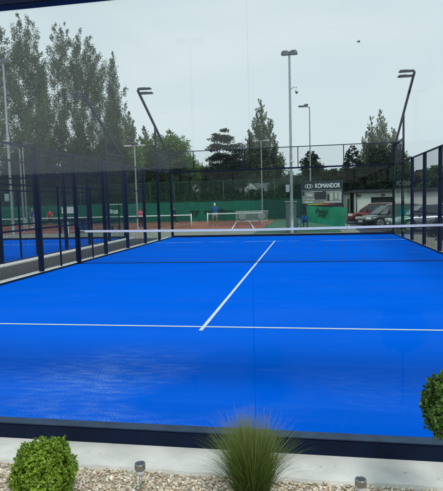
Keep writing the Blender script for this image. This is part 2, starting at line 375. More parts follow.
def end_wall(name, ox, y, sgn, label, uprights, glassm):
    "glass to 3 m in 2 m panes, mesh from 3 m to 4 m; sgn = +1 outer side is +Y"
    t = empty(name, (ox, y, 0), 0, label, 'glass wall')
    yo = .06*sgn
    if sgn < 0:
        MB().bbev((-5.06, -.128, -.045), (5.06, -.012, .074), .006).build('base_beam', NAVY_BEAM, t)
        MB().bbev((-5.06, -.127, .0745), (5.06, -.034, .082), .003).build('lit_beam_top', NAVY_TOP, t)  # thin strip painted lighter as the lit top of the beam
        GT = 2.985
    else:
        MB().bbev((-5.06, -.01, -.06), (5.06, .10, .085), .006).build('base_beam', NAVY_BEAM, t); GT = 3.0
    for i in range(5):
        x0 = -5+2*i+.004; x1 = x0+1.992
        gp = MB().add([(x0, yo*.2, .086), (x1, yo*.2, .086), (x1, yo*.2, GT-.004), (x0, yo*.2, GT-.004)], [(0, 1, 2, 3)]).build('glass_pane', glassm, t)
    # joint covers between panes (silicone line) with clamps
    for i in range(1, 5):
        x = -5+2*i; MB().bbox((x-.0030, yo*.2-.0055, .086), (x+.0030, yo*.2+.0055, GT-.004)).build('pane_joint', G['js'], t)
    if sgn < 0: MB().bbev((-5.06, -.075, GT), (5.06, .025, GT+.05), .006).build('top_beam', NAVY_BEAM, t)
    else: MB().bbev((-5.06, yo-.04, GT+.02), (5.06, yo+.04, GT+.09), .006).build('top_beam', NAVY_BEAM, t)
    MB().bbev((-5.06, yo-.018, 3.975), (5.06, yo+.018, 4.01), .006).build('top_rail', NAVY, t)
    for x in uprights: MB().bbev((x-.018, yo-.018, GT+.09), (x+.018, yo+.018, 3.98), .004).build('post', NAVY, t)
    for x in (-5.03, 5.03): MB().bbev((x-.05, yo-.02, .08), (x+.05, yo+.08, 4.0), .006).build('corner_post', NAVY, t)
    if sgn < 0: return t
    xs = [-5]+list(uprights)+[5]
    for a, b in zip(xs[:-1], xs[1:]):
        m = MB(); wires_x(m, a, b, GT+.10, 3.97, yo, .05, .0010); m.build('mesh_panel', WIRE, t)
    return t
G = {'js': glass_mat('clear_joint_silicone', (.93, .94, .945), 0, .0)}
UP = (-3.9, -1.5, .9, 2.9)
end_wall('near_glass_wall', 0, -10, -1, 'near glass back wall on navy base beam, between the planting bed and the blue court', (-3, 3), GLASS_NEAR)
end_wall('far_glass_wall', 0, 10, 1, 'far glass back wall with mesh above at the opposite end of the blue court', UP, GLASS_FAR)
end_wall('far_glass_wall', -12.4, 10, 1, 'far glass wall of the neighbouring court on the left', UP, GLASS_FAR)

def side_wall(name, x, sgn, label, ends=(-10, 10)):
    "sgn = outward direction in X"
    t = empty(name, (x, 0, 0), 0, label, 'court fence'); xo = .03*sgn
    MB().bbev((min(0, xo*2.2), -10, -.05), (max(0, xo*2.2), 10, .035), .006).build('base_rail', NAVY_BEAM, t)
    posts = [-8, -6, -4, -2, 0, 2, 4, 6]
    for y in posts:
        w = .05
        if y == 0: w = .035
        MB().bbev((xo-.05, y-w, .06), (xo+.05, y+w, 3.02), .006).build('post', NAVY, t)
    for y in (-1, 1): MB().bbev((xo-.02, y-.02, .06), (xo+.02, y+.02, 2.14), .004).build('gate_post', NAVY, t)
    for y in (-10, 8, 10): MB().bbev((xo-.035, y-.035, .06), (xo+.035, y+.035, 3.9 if y != 8 else 3.0), .006).build('post', NAVY, t)
    for a, b in ((-10, -6), (-6, 6), (6, 10)):
        MB().bbev((xo-.022, a, 2.985), (xo+.022, b, 3.03), .004).build('top_rail', NAVY, t)
    for zz in (1.1, 2.12): MB().bbev((xo-.016, -5.95, zz-.018), (xo+.016, 5.95, zz+.018), .004).build('mid_rail', NAVY, t)
    ps = [-6, -4, -2, 0, 2, 4, 6]
    for a, b in zip(ps[:-1], ps[1:]):
        m = MB(); wires_x(m, a+.05, b-.05, .07, 2.98, xo-.0, .05, .0015); swap(m); m.build('mesh_panel', WIRE, t)
    for a, b in ((-10, -8), (-8, -6), (6, 8), (8, 10)):
        MB().add([(xo*.3, a+.01, .07), (xo*.3, b-.01, .07), (xo*.3, b-.01, 2.98), (xo*.3, a+.01, 2.98)], [(0, 1, 2, 3)]).build('glass_pane', GLASS_SIDE, t)
    m = MB(); wires_x(m, 8, 9.96, 3.03, 3.9, xo, .05, .0018); swap(m); m.build('mesh_panel', WIRE, t)
    MB().bbev((xo-.02, 8, 3.88), (xo+.02, 10, 3.92), .004).build('upper_rail', NAVY, t)
    return t
side_wall('side_fence', -5, -1, 'left mesh fence of the blue court, nearest to the dark gravel strip')
side_wall('side_fence', 5, 1, 'right mesh fence of the blue court, in front of the parked silver car')
side_wall('side_fence', -7.4, 1, 'mesh fence of the neighbouring court beyond the dark gravel strip')

# floodlight masts (post 5 m at Y=8, raking arm from the corner)
def mast(x, sgn, label):
    t = empty('floodlight_mast', (x+.12*0, 8, 0), 0, label, 'floodlight', 'raking floodlight masts at the far court corners')
    xo = .07*sgn
    MB().bbev((xo-.035, -.045, -.05), (xo+.035, .045, 4.92), .006).build('post', NAVY, t)
    a = Vector((xo, 2.02, 3.86)); b = Vector((xo, -.05, 4.92)); c = Vector((xo, -2.1, 5.98))
    d = (c-a).normalized(); ang = math.atan2(d.z, d.y)
    MB().box((a+c)/2, (.07, (c-a).length, .09), Matrix.Rotation(ang, 3, 'X')).build('arm', NAVY, t)
    MB().bbev((xo-.02, -.04, 3.84), (xo+.02, 2.0, 3.88), .004).build('brace', NAVY, t)
    for k, s in enumerate((0., .26)):
        p = c - d*(s)
        h = empty('lamp_head', (0, 0, 0)); h.parent = t
        del_ = h
        m = MB(); L = .50; xx = p.x - sgn*.27
        m.bbev((xx-L/2, p.y-.11, p.z+.02), (xx+L/2, p.y+.13, p.z+.06), .01)
        m.bbev((xx-L/2+.03, p.y-.08, p.z+.06), (xx+L/2-.20, p.y+.10, p.z+.08), .01)
        bpy.data.objects.remove(h)
        m.build('lamp_head', DSTEEL, t)
        MB().bbox((xx-L/2+.05, p.y-.09, p.z+.012), (xx+L/2-.05, p.y+.11, p.z+.018)).build('lamp_lens', mat('lens', (.12, .13, .14), .3), t)
    return t
mast(-5, -1, 'floodlight mast with raking arm at the far left corner of the blue court')
mast(5, 1, 'floodlight mast with raking arm at the far right corner of the blue court')
mast(-7.4, 1, 'floodlight mast with raking arm on the neighbouring court, leftmost, against the poplars')

# padel nets
def padel_net(ox, label):
    t = empty('padel_net', (ox, 0, 0), 0, label, 'net')
    m = MB(); zt = lambda x: .865+.042*(abs(x)/5)**1.3
    p = .045; r = .0014; nx = int(9.9/p)
    for i in range(nx+1):
        x = -4.95+i*p; q = zt(x)-.02
        m.add([(x-r, -r, .012), (x+r, -r, .012), (x+r, r, .012), (x-r, r, .012), (x-r, -r, q), (x+r, -r, q), (x+r, r, q), (x-r, r, q)], [(0, 1, 5, 4), (1, 2, 6, 5), (2, 3, 7, 6), (3, 0, 4, 7)])
    for j in range(19):
        f = (j+.4)/19
        pts = [(-4.95+i*.45, 0, .012+f*(zt(-4.95+i*.45)-.035)+.003*math.sin(i*2.1+j)) for i in range(23)]
        m.tube(pts, .0015, 4, False)
    m.build('net_mesh', NETM, t)
    tp = MB(); vs = []
    for i in range(41):
        x = -4.93+9.86*i/40; zz = zt(x)
        vs += [(x, -.006, zz-.03), (x, .006, zz-.03), (x, .006, zz+.03), (x, -.006, zz+.03)]
    tp.add(vs, [(i*4+j, i*4+(j+1) % 4, (i+1)*4+(j+1) % 4, (i+1)*4+j) for i in range(40) for j in range(4)]); tp.build('net_tape', TAPE, t)
    lo = MB(); lo.tube([(-4.95, 0, .012), (4.95, 0, .012)], .008, 6); lo.build('bottom_cord', NETM, t)
    for s in (-1, 1):
        MB().bbev((s*5.0-.045, -.045, 0), (s*5.0+.045, .045, 1.02), .008).bbev((s*5-.09, -.09, -.0), (s*5+.09, .09, .014), .003).build('net_post', NAVY_BEAM, t)
        MB().tube([(s*4.80, -.012, .905), (s*4.955, -.012, .907)], .014, 8).build('tape_clamp', DSTEEL, t)
    return t
padel_net(0, 'padel net with white top tape stretched across the blue court')
padel_net(-12.4, 'padel net of the neighbouring court behind the left fences')

# ------------------------------------------------------------------ foliage
def leaf_quads(P, N, size, r, aspect=.6, droop=0.):
    "rhombus leaves at P; N = preferred long axis (n,3)"
    n = len(P); T = N + r.normal(0, .55, (n, 3)); T /= np.linalg.norm(T, axis=1, keepdims=True)+1e-9
    B = np.cross(T, r.normal(0, 1, (n, 3))); B /= np.linalg.norm(B, axis=1, keepdims=True)+1e-9
    s = size*r.uniform(.55, 1.35, n)[:, None]; w = s*aspect
    C = P
    V = np.stack([C-T*s*.5, C+B*w*.5+T*s*.05, C+T*s*.5, C-B*w*.5+T*s*.05], 1)
    return V.reshape(-1, 3)
def quads(n): return np.arange(n*4).reshape(n, 4)
LEAF = {
 'poplar': island_mat('poplar_leaves', [(.070, .112, .066), (.100, .148, .085), (.140, .19, .11)], .6, .25, .35, .35),  # greens lightened to carry the haze over the crowns
 'silver': island_mat('grey_green_leaves', [(.10, .13, .085), (.15, .185, .12), (.21, .25, .17)], .6, .3, .4, .3),
 'maple': island_mat('maple_leaves', [(.05, .115, .018), (.10, .20, .035), (.17, .30, .06)], .6, .3, .5, .35),
 'conifer': island_mat('conifer_needles', [(.005, .015, .009), (.011, .028, .014), (.026, .05, .022)], .7, .1, .5, .4),
 'pine': island_mat('pine_needles', [(.012, .024, .016), (.022, .042, .026), (.042, .066, .040)], .7, .1, .6, .35),
 'dark': island_mat('dark_broad_leaves', [(.010, .024, .010), (.022, .045, .016), (.045, .08, .028)], .65, .2, .4, .4),
 'bright': island_mat('young_green_leaves', [(.05, .11, .02), (.10, .18, .04), (.15, .24, .07)], .6, .3, .5, .3),
 'dry': island_mat('dry_shrub_leaves', [(.07, .07, .04), (.12, .11, .07), (.17, .15, .11)], .8, .1, 1, .3),
 'box': island_mat('boxwood_leaves', [(.05, .12, .008), (.15, .28, .016), (.27, .43, .035), (.40, .56, .07)], .42, .25, 14, .28, .4),
 'privet': island_mat('darker_topiary_leaves', [(.03, .075, .01), (.08, .175, .025), (.17, .29, .06)], .45, .25, 12, .3, .4),
}
def tree(name, label, x, y, H, kind, leaf, n, ls, env, seed, bark=None, base=.12, leaders=None, rise=.25, z0=GZ, group=None, limbs=70, cat='tree', trunk_r=None):
    """env: [(t, radius m)] ; leaders: [(dx, dy, height)] each a stem carrying its own limbs"""
    r = np.random.default_rng(seed); t = empty(name, (x, y, z0), 0, label, cat, group)
    leaders = leaders or [(0, 0, H)]
    tr = MB(); P = []; D = []
    te = [e[0] for e in env]; re = [e[1] for e in env]
    R0 = trunk_r or H*.014/len(leaders)**.62
    for (dx, dy, h) in leaders:
        lean = r.normal(0, .015*h, 2)
        def stem(s):
            s = np.asarray(s); k = np.clip(s/.45, 0, 1); k = k*k*(3-2*k)
            return np.stack([dx*k+lean[0]*s*s, dy*k+lean[1]*s*s, s*h*.985], -1)
        ss = np.linspace(0, 1, 9); pts = stem(ss*.93)
        tr.tube(pts, [max(R0*(1-s)**.9, H*.0004)*(1.35 if s == 0 else 1) for s in ss], 7)
        nl = len(leaders); K = {'poplar': int(34+60/nl), 'round': int(26+60/nl), 'conifer': 170, 'pine': 64}[kind]; wts = []; lob = []
        for i in range(K):
            f = (i+r.uniform(0, 1))/K
            t1 = base+(.985-base)*(f**(1.0 if kind == 'poplar' else .8))
            if kind == 'pine': t1 = base+(.985-base)*(round(f*8)/8*.35+f*.65)
            er = float(np.interp(t1, te, re)); q = i*2.399+r.uniform(-.6, .6)
            asym = 1+.16*math.sin(q*2+seed)+.10*math.sin(q*3+t1*9+seed)
            if kind == 'poplar': k1 = r.uniform(.05, .72); lr = max(.30*er, H*.010)*r.uniform(.6, 1.25); sh = (lr, lr, lr*r.uniform(1.5, 2.4))
            elif kind == 'round': k1 = r.uniform(.25, .80); lr = max(.34*er, H*.02)*r.uniform(.6, 1.3); sh = (lr, lr, lr*.8)
            elif kind == 'conifer': k1 = r.uniform(.45, .95); lr = max(.26*er, H*.012)*r.uniform(.6, 1.3); sh = (lr, lr, lr*.55)
            else: k1 = r.uniform(.2, .85); lr = max(.36*er, H*.024)*r.uniform(.55, 1.35); sh = (lr*1.15, lr*1.15, lr*.46)
            c0 = stem(t1)+np.array([math.cos(q), math.sin(q), 0])*er*k1*asym
            if kind == 'conifer': c0[2] -= er*k1*.22
            lob.append((c0, sh, q, t1, er*k1)); wts.append((sh[0]*sh[2])**.95)
            a = stem(max(base*.5, t1-(.5*er*k1/h+.03 if kind in ('poplar', 'round') else .0)))
            mid = (a+c0)/2+(np.array([math.cos(q), math.sin(q), 0])*er*.10 if kind == 'poplar' else 0)
            if i % (2 if kind != 'pine' else 1) == 0:
                ctrl = [(1-u)**2*a+2*u*(1-u)*mid+u*u*c0 for u in np.linspace(0, 1, 5)]
                tr.tube(ctrl, [R0*.22*(1-t1*.6)*(1-.85*u)+H*.0003 for u in np.linspace(0, 1, 5)], 4, False)
        wts = np.array(wts)/sum(wts)
        for (c0, sh, q, t1, rr_), wt in zip(lob, wts):
            m = int(n/nl*wt)+6
            off = r.normal(0, 1, (m, 3)); off /= np.linalg.norm(off, axis=1, keepdims=True)+1e-9
            rad_ = r.uniform(0, 1, (m, 1))**.45*(1+.35*r.normal(0, .35, (m, 1)))
            lump = 1+.22*np.sin(off[:, :1]*6+q)*np.cos(off[:, 2:3]*5+q)
            o3 = off*rad_*lump*np.array(sh)
            if kind == 'poplar': o3[:, 0] += math.cos(q)*.22*o3[:, 2]; o3[:, 1] += math.sin(q)*.22*o3[:, 2]
            P.append(c0+o3)
            d0 = {'poplar': [math.cos(q)*.4, math.sin(q)*.4, 1.], 'round': [math.cos(q)*.6, math.sin(q)*.6, .2], 'conifer': [math.cos(q), math.sin(q), -.25], 'pine': [math.cos(q)*.7, math.sin(q)*.7, .5]}[kind]
            D.append(np.array(d0)[None]+off*.5)
    P = np.concatenate(P); D = np.concatenate(D); P[:, 2] = np.maximum(P[:, 2], .1)
    np_mesh('crown', leaf_quads(P, D, ls, r), quads(len(P)), LEAF[leaf], t)
    tr.build('trunk', bark or BARK, t)
    return t
def ptree(name, label, px, py, Z, kind, leaf, n, ls, env_px, seed, **kw):
    "tree whose top stands at the photo pixel; env radii in photo pixels"
    p = at(px, py, Z); H = p[2]-GZ; s = Z/F_PX
    ld = kw.pop('leaders_px', None); q = {'conifer': 1.5, 'pine': 1.30, 'round': 1.10, 'poplar': 1.05}[kind]; n = int(n*{'conifer': 1.7, 'pine': 1.3, 'round': 1.2, 'poplar': 1.05}[kind]); env_px = [(a, b*q) for a, b in env_px]; n = int(n*1.25); ls *= 1.05
    if ld: kw['leaders'] = [((a-px)*s, random.uniform(-1.5, 1.5), top_h(a, b, Z)) for a, b in ld]
    return tree(name, label, p[0], p[1], H, kind, leaf, n, ls, [(t, r*s) for t, r in env_px], seed, **kw)

PE = [(0, 0), (.12, 8), (.3, 12), (.6, 12), (.8, 9), (.95, 4), (1, 1)]
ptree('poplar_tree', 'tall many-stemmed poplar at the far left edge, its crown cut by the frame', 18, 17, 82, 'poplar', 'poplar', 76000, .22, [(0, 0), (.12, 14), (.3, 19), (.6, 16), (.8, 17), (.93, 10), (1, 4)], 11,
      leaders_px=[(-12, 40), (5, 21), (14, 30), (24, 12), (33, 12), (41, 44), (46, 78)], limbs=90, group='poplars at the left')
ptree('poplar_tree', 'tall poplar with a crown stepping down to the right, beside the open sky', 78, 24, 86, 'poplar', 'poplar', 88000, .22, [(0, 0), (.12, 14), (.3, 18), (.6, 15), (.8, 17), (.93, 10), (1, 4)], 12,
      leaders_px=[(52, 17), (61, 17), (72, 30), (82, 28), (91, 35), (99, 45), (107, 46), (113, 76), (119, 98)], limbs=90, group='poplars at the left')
ptree('maple_tree', 'broad bright green maple behind the far left court corner', 168, 127, 74, 'round', 'maple', 30000, .24, [(0, 0), (.2, 18), (.45, 27), (.7, 26), (.9, 17), (1, 5)], 21, rise=.2,
      leaders_px=[(150, 133), (165, 127), (178, 133), (186, 155)], base=.1)
ptree('leafy_tree', 'loose pale green tree between the poplars and the maple', 133, 108, 78, 'poplar', 'silver', 14000, .30, [(0, 0), (.2, 12), (.5, 14), (.8, 9), (1, 1)], 22, rise=.2,
      leaders_px=[(124, 118), (133, 110), (142, 122)])
ptree('conifer_tree', 'dark conifer in front of the poplars, left of the leftmost floodlight mast', 79, 119, 64, 'conifer', 'conifer', 13000, .24, [(0, 14), (.2, 19), (.5, 14), (.8, 6), (1, 1)], 23, bark=BARKD, base=.03, rise=.1)
ptree('conifer_tree', 'broader dark conifer in front of the poplars, leftmost of the conifers', 56, 125, 66, 'conifer', 'conifer', 13000, .24, [(0, 16), (.2, 19), (.5, 15), (.8, 7), (1, 1)], 24, bark=BARKD, base=.03, rise=.1)
ptree('dark_tree', 'dark bushy tree under the poplars behind the left fences', 20, 150, 66, 'round', 'dark', 11000, .26, [(0, 8), (.3, 22), (.6, 24), (.9, 14), (1, 4)], 25, rise=.2, base=.05)
ptree('dark_tree', 'dark bushy tree behind the double-headed lamp', 112, 138, 66, 'round', 'dark', 11000, .26, [(0, 8), (.3, 22), (.6, 22), (.9, 14), (1, 4)], 26, rise=.2, base=.05)
ptree('dark_tree', 'dark conical tree in front of the maple', 152, 142, 62, 'conifer', 'dark', 9000, .22, [(0, 13), (.3, 16), (.6, 11), (1, 1)], 27, rise=.1, base=.04)
ptree('dark_tree', 'dark tree filling the gap right of the maple trunk', 180, 160, 64, 'round', 'dark', 8000, .24, [(0, 8), (.3, 16), (.6, 15), (.9, 9), (1, 3)], 28, rise=.2, base=.05)
ptree('pine_tree', 'dark pine with tiered flat branches left of the columnar poplar', 223, 126, 62, 'pine', 'pine', 13000, .20, [(0, 4), (.22, 14), (.4, 20), (.58, 16), (.7, 14), (.85, 12), (.95, 7), (1, 2)], 31, bark=BARKD, base=.15, limbs=34, rise=.06)
ptree('dark_tree', 'low dark tree at the foot of the tiered pine', 232, 158, 66, 'round', 'pine', 9000, .22, [(0, 8), (.3, 20), (.6, 22), (.9, 14), (1, 4)], 32, rise=.2, base=.05)
ptree('dark_tree', 'low dark rounded tree left of the tiered pine', 208, 166, 66, 'round', 'pine', 6000, .22, [(0, 8), (.3, 14), (.6, 14), (.9, 9), (1, 4)], 33, rise=.2, base=.05)
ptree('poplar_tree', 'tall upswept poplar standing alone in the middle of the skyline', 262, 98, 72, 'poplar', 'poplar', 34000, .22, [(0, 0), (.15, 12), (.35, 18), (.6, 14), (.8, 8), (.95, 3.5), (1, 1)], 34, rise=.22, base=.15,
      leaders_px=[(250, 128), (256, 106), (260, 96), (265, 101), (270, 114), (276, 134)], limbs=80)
ptree('leafy_tree', 'dark green bushy tree behind the dark advertising board', 312, 149, 60, 'round', 'dark', 12000, .20, [(0, 8), (.3, 19), (.6, 18), (.85, 9), (1, 2.5)], 41, rise=.2, base=.05)
ptree('conifer_tree', 'dark pointed conifer left of the silvery tree on the right', 352, 143, 62, 'conifer', 'conifer', 10000, .19, [(0, 15), (.3, 14), (.55, 12), (.75, 8), (.9, 4.2), (1, 1.2)], 42, bark=BARKD, base=.02, rise=.1)
ptree('conifer_tree', 'dark conifer in front of the silvery tree above the white flat-roofed building', 378, 146, 60, 'conifer', 'conifer', 14000, .19, [(0, 18), (.3, 18), (.6, 15), (.85, 9), (1, 3)], 43, bark=BARKD, base=.02, rise=.1)
ptree('silver_tree', 'pale grey-green upswept tree beside the right floodlight mast', 378, 108, 70, 'poplar', 'silver', 24000, .22, [(0, 0), (.2, 12), (.45, 16), (.65, 14), (.85, 7), (1, 1)], 44, rise=.2, base=.1,
      leaders_px=[(367, 124), (373, 112), (378, 107), (384, 114), (391, 126), (397, 140)], limbs=80)
ptree('leafy_tree', 'small grey-green tree just right of the far right court corner', 404, 151, 66, 'round', 'silver', 5000, .20, [(0, 5), (.3, 10), (.6, 11), (.9, 7), (1, 2)], 45, rise=.2, base=.05)
ptree('leafy_tree', 'bright young green tree behind the right mesh fence', 436, 164, 46, 'round', 'bright', 9000, .18, [(0, 8), (.3, 16), (.6, 17), (.9, 10), (1, 3)], 46, rise=.2, base=.05)
ptree('leafy_tree', 'brownish green tree behind the right fence posts', 417, 171, 48, 'round', 'dry', 6000, .18, [(0, 8), (.3, 12), (.6, 12), (.9, 8), (1, 3)], 47, rise=.2, base=.05)
ptree('leafy_tree', 'bright green tree at the far right edge behind the fence', 466, 158, 48, 'round', 'bright', 8000, .18, [(0, 8), (.3, 16), (.6, 17), (.9, 10), (1, 3)], 48, rise=.2, base=.05)
ptree('dark_tree', 'dark tree behind the right fence, beyond the silver car', 424, 178, 48, 'round', 'dark', 9000, .22, [(0, 14), (.3, 24), (.6, 22), (.9, 12), (1, 3)], 51, rise=.2, base=.03)
ptree('dark_tree', 'dark tree behind the white flat-roofed building', 404, 172, 64, 'round', 'dark', 7000, .22, [(0, 8), (.3, 20), (.6, 20), (.9, 10), (1, 3)], 49, rise=.2, base=.05)
ptree('dark_tree', 'dark low tree between the advertising board and the pointed conifer', 334, 168, 66, 'round', 'dark', 7000, .22, [(0, 8), (.3, 14), (.6, 13), (.9, 8), (1, 3)], 50, rise=.2, base=.05)

def hedge(name, label, a, b, h, w, leaf, n, ls, seed, z0=GZ, hvar=.25):
    r = np.random.default_rng(seed); a = np.array(a); b = np.array(b); L = np.linalg.norm(b-a); d = (b-a)/L; nn = np.array([-d[1], d[0]])
    s = r.uniform(-L/2, L/2, n); hh = h*(1+hvar*(np.sin(s*.9+seed)+.6*np.sin(s*2.3+1)+.4*np.sin(s*5.1))/2)
    side = r.uniform(-1, 1, n); zz = hh*np.sqrt(np.clip(1-side**2*.9, .05, 1))*r.uniform(.02, 1, n)**.45
    P = np.stack([d[0]*s+nn[0]*side*w/2, d[1]*s+nn[1]*side*w/2, zz], 1)+r.normal(0, ls*.4, (n, 3)); P[:, 2] = np.maximum(P[:, 2], .05)
    t = tag(np_mesh(name, leaf_quads(P, r.normal(0, 1, (n, 3))+[0, 0, .6], ls, r, .7), quads(n), LEAF[leaf], None, ((a+b)[0]/2, (a+b)[1]/2, z0)), label, 'hedge')
    return t
p0 = at(-60, 200, 60); p1 = at(285, 200, 60)
hedge('hedge', 'long dark hedge behind the green tennis windscreen', p0[:2], p1[:2], 3.0, 2.2, 'dark', 42000, .22, 61)
p0 = at(268, 200, 64); p1 = at(352, 200, 64)
hedge('hedge', 'tall hedge behind the advertising board and the lamp posts', p0[:2], p1[:2], 3.6, 2.4, 'dark', 14000, .24, 62)
# far wood: reads as one mass
r = np.random.default_rng(5); n = 60000
pa = at(-140, 190, 125); pb = at(620, 190, 125); s = r.uniform(0, 1, n); hh = 8+1.6*np.sin(s*31)+1.1*np.sin(s*83+2)+.7*np.sin(s*190)
P = pa[None, :]*(1-s[:, None])+pb[None, :]*s[:, None]; P[:, 1] += r.normal(0, 3, n); P[:, 2] = GZ+hh*r.uniform(0, 1, n)**.6
P += r.normal(0, .3, P.shape)
tag(np_mesh('distant_wood', leaf_quads(P, r.normal(0, 1, (n, 3)), .9, r, .8), quads(n), LEAF['dark']), 'distant dark belt of woodland closing the horizon', 'woodland', kind='stuff')

# shrubs outside the right fence
def shrub(name, label, x, y, rad, h, leaf, n, ls, seed, z0=-.07, group=None):
    r = np.random.default_rng(seed); t = empty(name, (x, y, z0), 0, label, 'shrub', group)
    d = r.normal(0, 1, (n, 3)); d[:, 2] = abs(d[:, 2]); d /= np.linalg.norm(d, axis=1, keepdims=True); q = r.uniform(.35, 1, (n, 1))**.5
    lump = 1+.18*np.sin(d[:, :1]*7+seed)*np.cos(d[:, 1:2]*6)+.1*np.sin(d[:, 2:3]*11)
    P = d*q*lump*np.array([rad, rad, h])
    np_mesh('foliage', leaf_quads(P, d, ls, r, .5), quads(n), LEAF[leaf], t)
    m = MB()
    for i in range(7):
        a = i*.9; m.tube([(0, 0, 0), (math.cos(a)*rad*.3, math.sin(a)*rad*.3, h*.35), (math.cos(a)*rad*.6, math.sin(a)*rad*.6, h*.7)], [.014, .01, .004], 5)
    m.build('stem', BARKD, t); return t
for i, (x, y, rr, h, lf, lb) in enumerate([(6.5, 3.0, .7, 1.0, 'dry', 'dry brownish shrub outside the right fence, nearest of the row'), (6.7, 4.9, .75, 1.05, 'dry', 'dry brownish shrub outside the right fence, second of the row'),
        (6.9, 6.9, .75, .95, 'dry', 'dry brownish shrub outside the right fence, third of the row'), (7.0, 9.0, .8, .9, 'dark', 'dark green shrub outside the far right court corner'), (8.2, 4.0, .9, 1.2, 'dark', 'dark green shrub behind the dry ones, beside the silver car')]):
    shrub('shrub', lb, x, y, rr, h, lf, 4200, .07, 70+i, group='shrubs outside the right fence')

# ------------------------------------------------------------------ foreground plants
def box_ball(name, label, c, rad, n, leaf, seed, stem=False, ll=.017, sq=.12, z0=-.06, ntw=1500):
    r = np.random.default_rng(seed); t = empty(name, (c[0], c[1], z0), 0, label, 'shrub' if not stem else 'topiary'); cz = c[2]-z0
    d = r.normal(0, 1, (n, 3)); d /= np.linalg.norm(d, axis=1, keepdims=True)
    lump = 1+.05*np.sin(d[:, :1]*8+seed)+.05*np.sin(d[:, 1:2]*9+2)+.045*np.sin(d[:, 2:3]*10+1)
    m4 = (np.abs(d)**3).sum(1, keepdims=True)**(-1/3.); shape = (1-sq*2)+sq*2*m4
    depth = r.choice([1., .93, .84, .70], n, p=[.42, .3, .18, .10])[:, None]+r.normal(0, .035 if not stem else .055, (n, 1))
    C = d*shape*lump*rad*depth; C[:, 2] += cz
    # sprig of 7 leaves: 3 whorls opening outward
    Vs = []
    for j in range(9):
        a = j*2.3+r.uniform(0, 6.28, n); spread = (.25 if j == 0 else .75+.12*(j % 3))
        ax = np.cross(d, r.normal(0, 1, (n, 3))); ax /= np.linalg.norm(ax, axis=1, keepdims=True); ay = np.cross(d, ax)
        ax2 = ax*np.cos(a)[:, None]+ay*np.sin(a)[:, None]; up = d*.75+np.array([0, 0, .45])
        T = up*(1-spread*.55)+ax2*spread; T /= np.linalg.norm(T, axis=1, keepdims=True)
        B = np.cross(T, up); B /= np.linalg.norm(B, axis=1, keepdims=True)+1e-9; Nn = np.cross(B, T)
        L = (ll*r.uniform(.75, 1.2, n))[:, None]; W = L*.30; o = C+d*(.010-.0045*(j//3))
        Vs.append(np.stack([o, o+T*L*.30+B*W*.8, o+T*L*.68+B*W*.85-Nn*.0, o+T*L-Nn*L*.06, o+T*L*.68-B*W*.85, o+T*L*.30-B*W*.8], 1))
    V = np.concatenate(Vs).reshape(-1, 3); F = np.arange(len(V)).reshape(-1, 6)
    np_mesh('foliage', V, F, LEAF[leaf], t)
    m = MB()
    m.tube([(0, 0, 0), (.004, .003, cz*.5), (0, 0, cz)], [.014, .012, .01], 8)
    for i in range(60):
        v = d[i]*rad*.85*lump[i]; m.tube([(0, 0, cz-.02), (v[0]*.5, v[1]*.5, cz+v[2]*.45), (v[0], v[1], max(.01, cz+v[2]))], [.004, .003, .0015], 4, False)
    m.build('stem', BARKD, t); return t
box_ball('box_shrub', 'clipped round bright green box shrub in the gravel at lower left', (-.125, -10.80, .122), .158, 3600, 'box', 81, ll=.0135)
box_ball('topiary_ball', 'dark green clipped ball on a stem at the right edge of the gravel bed', (2.085, -10.78, .585), .150, 2600, 'privet', 82, True, ll=.018, sq=0)
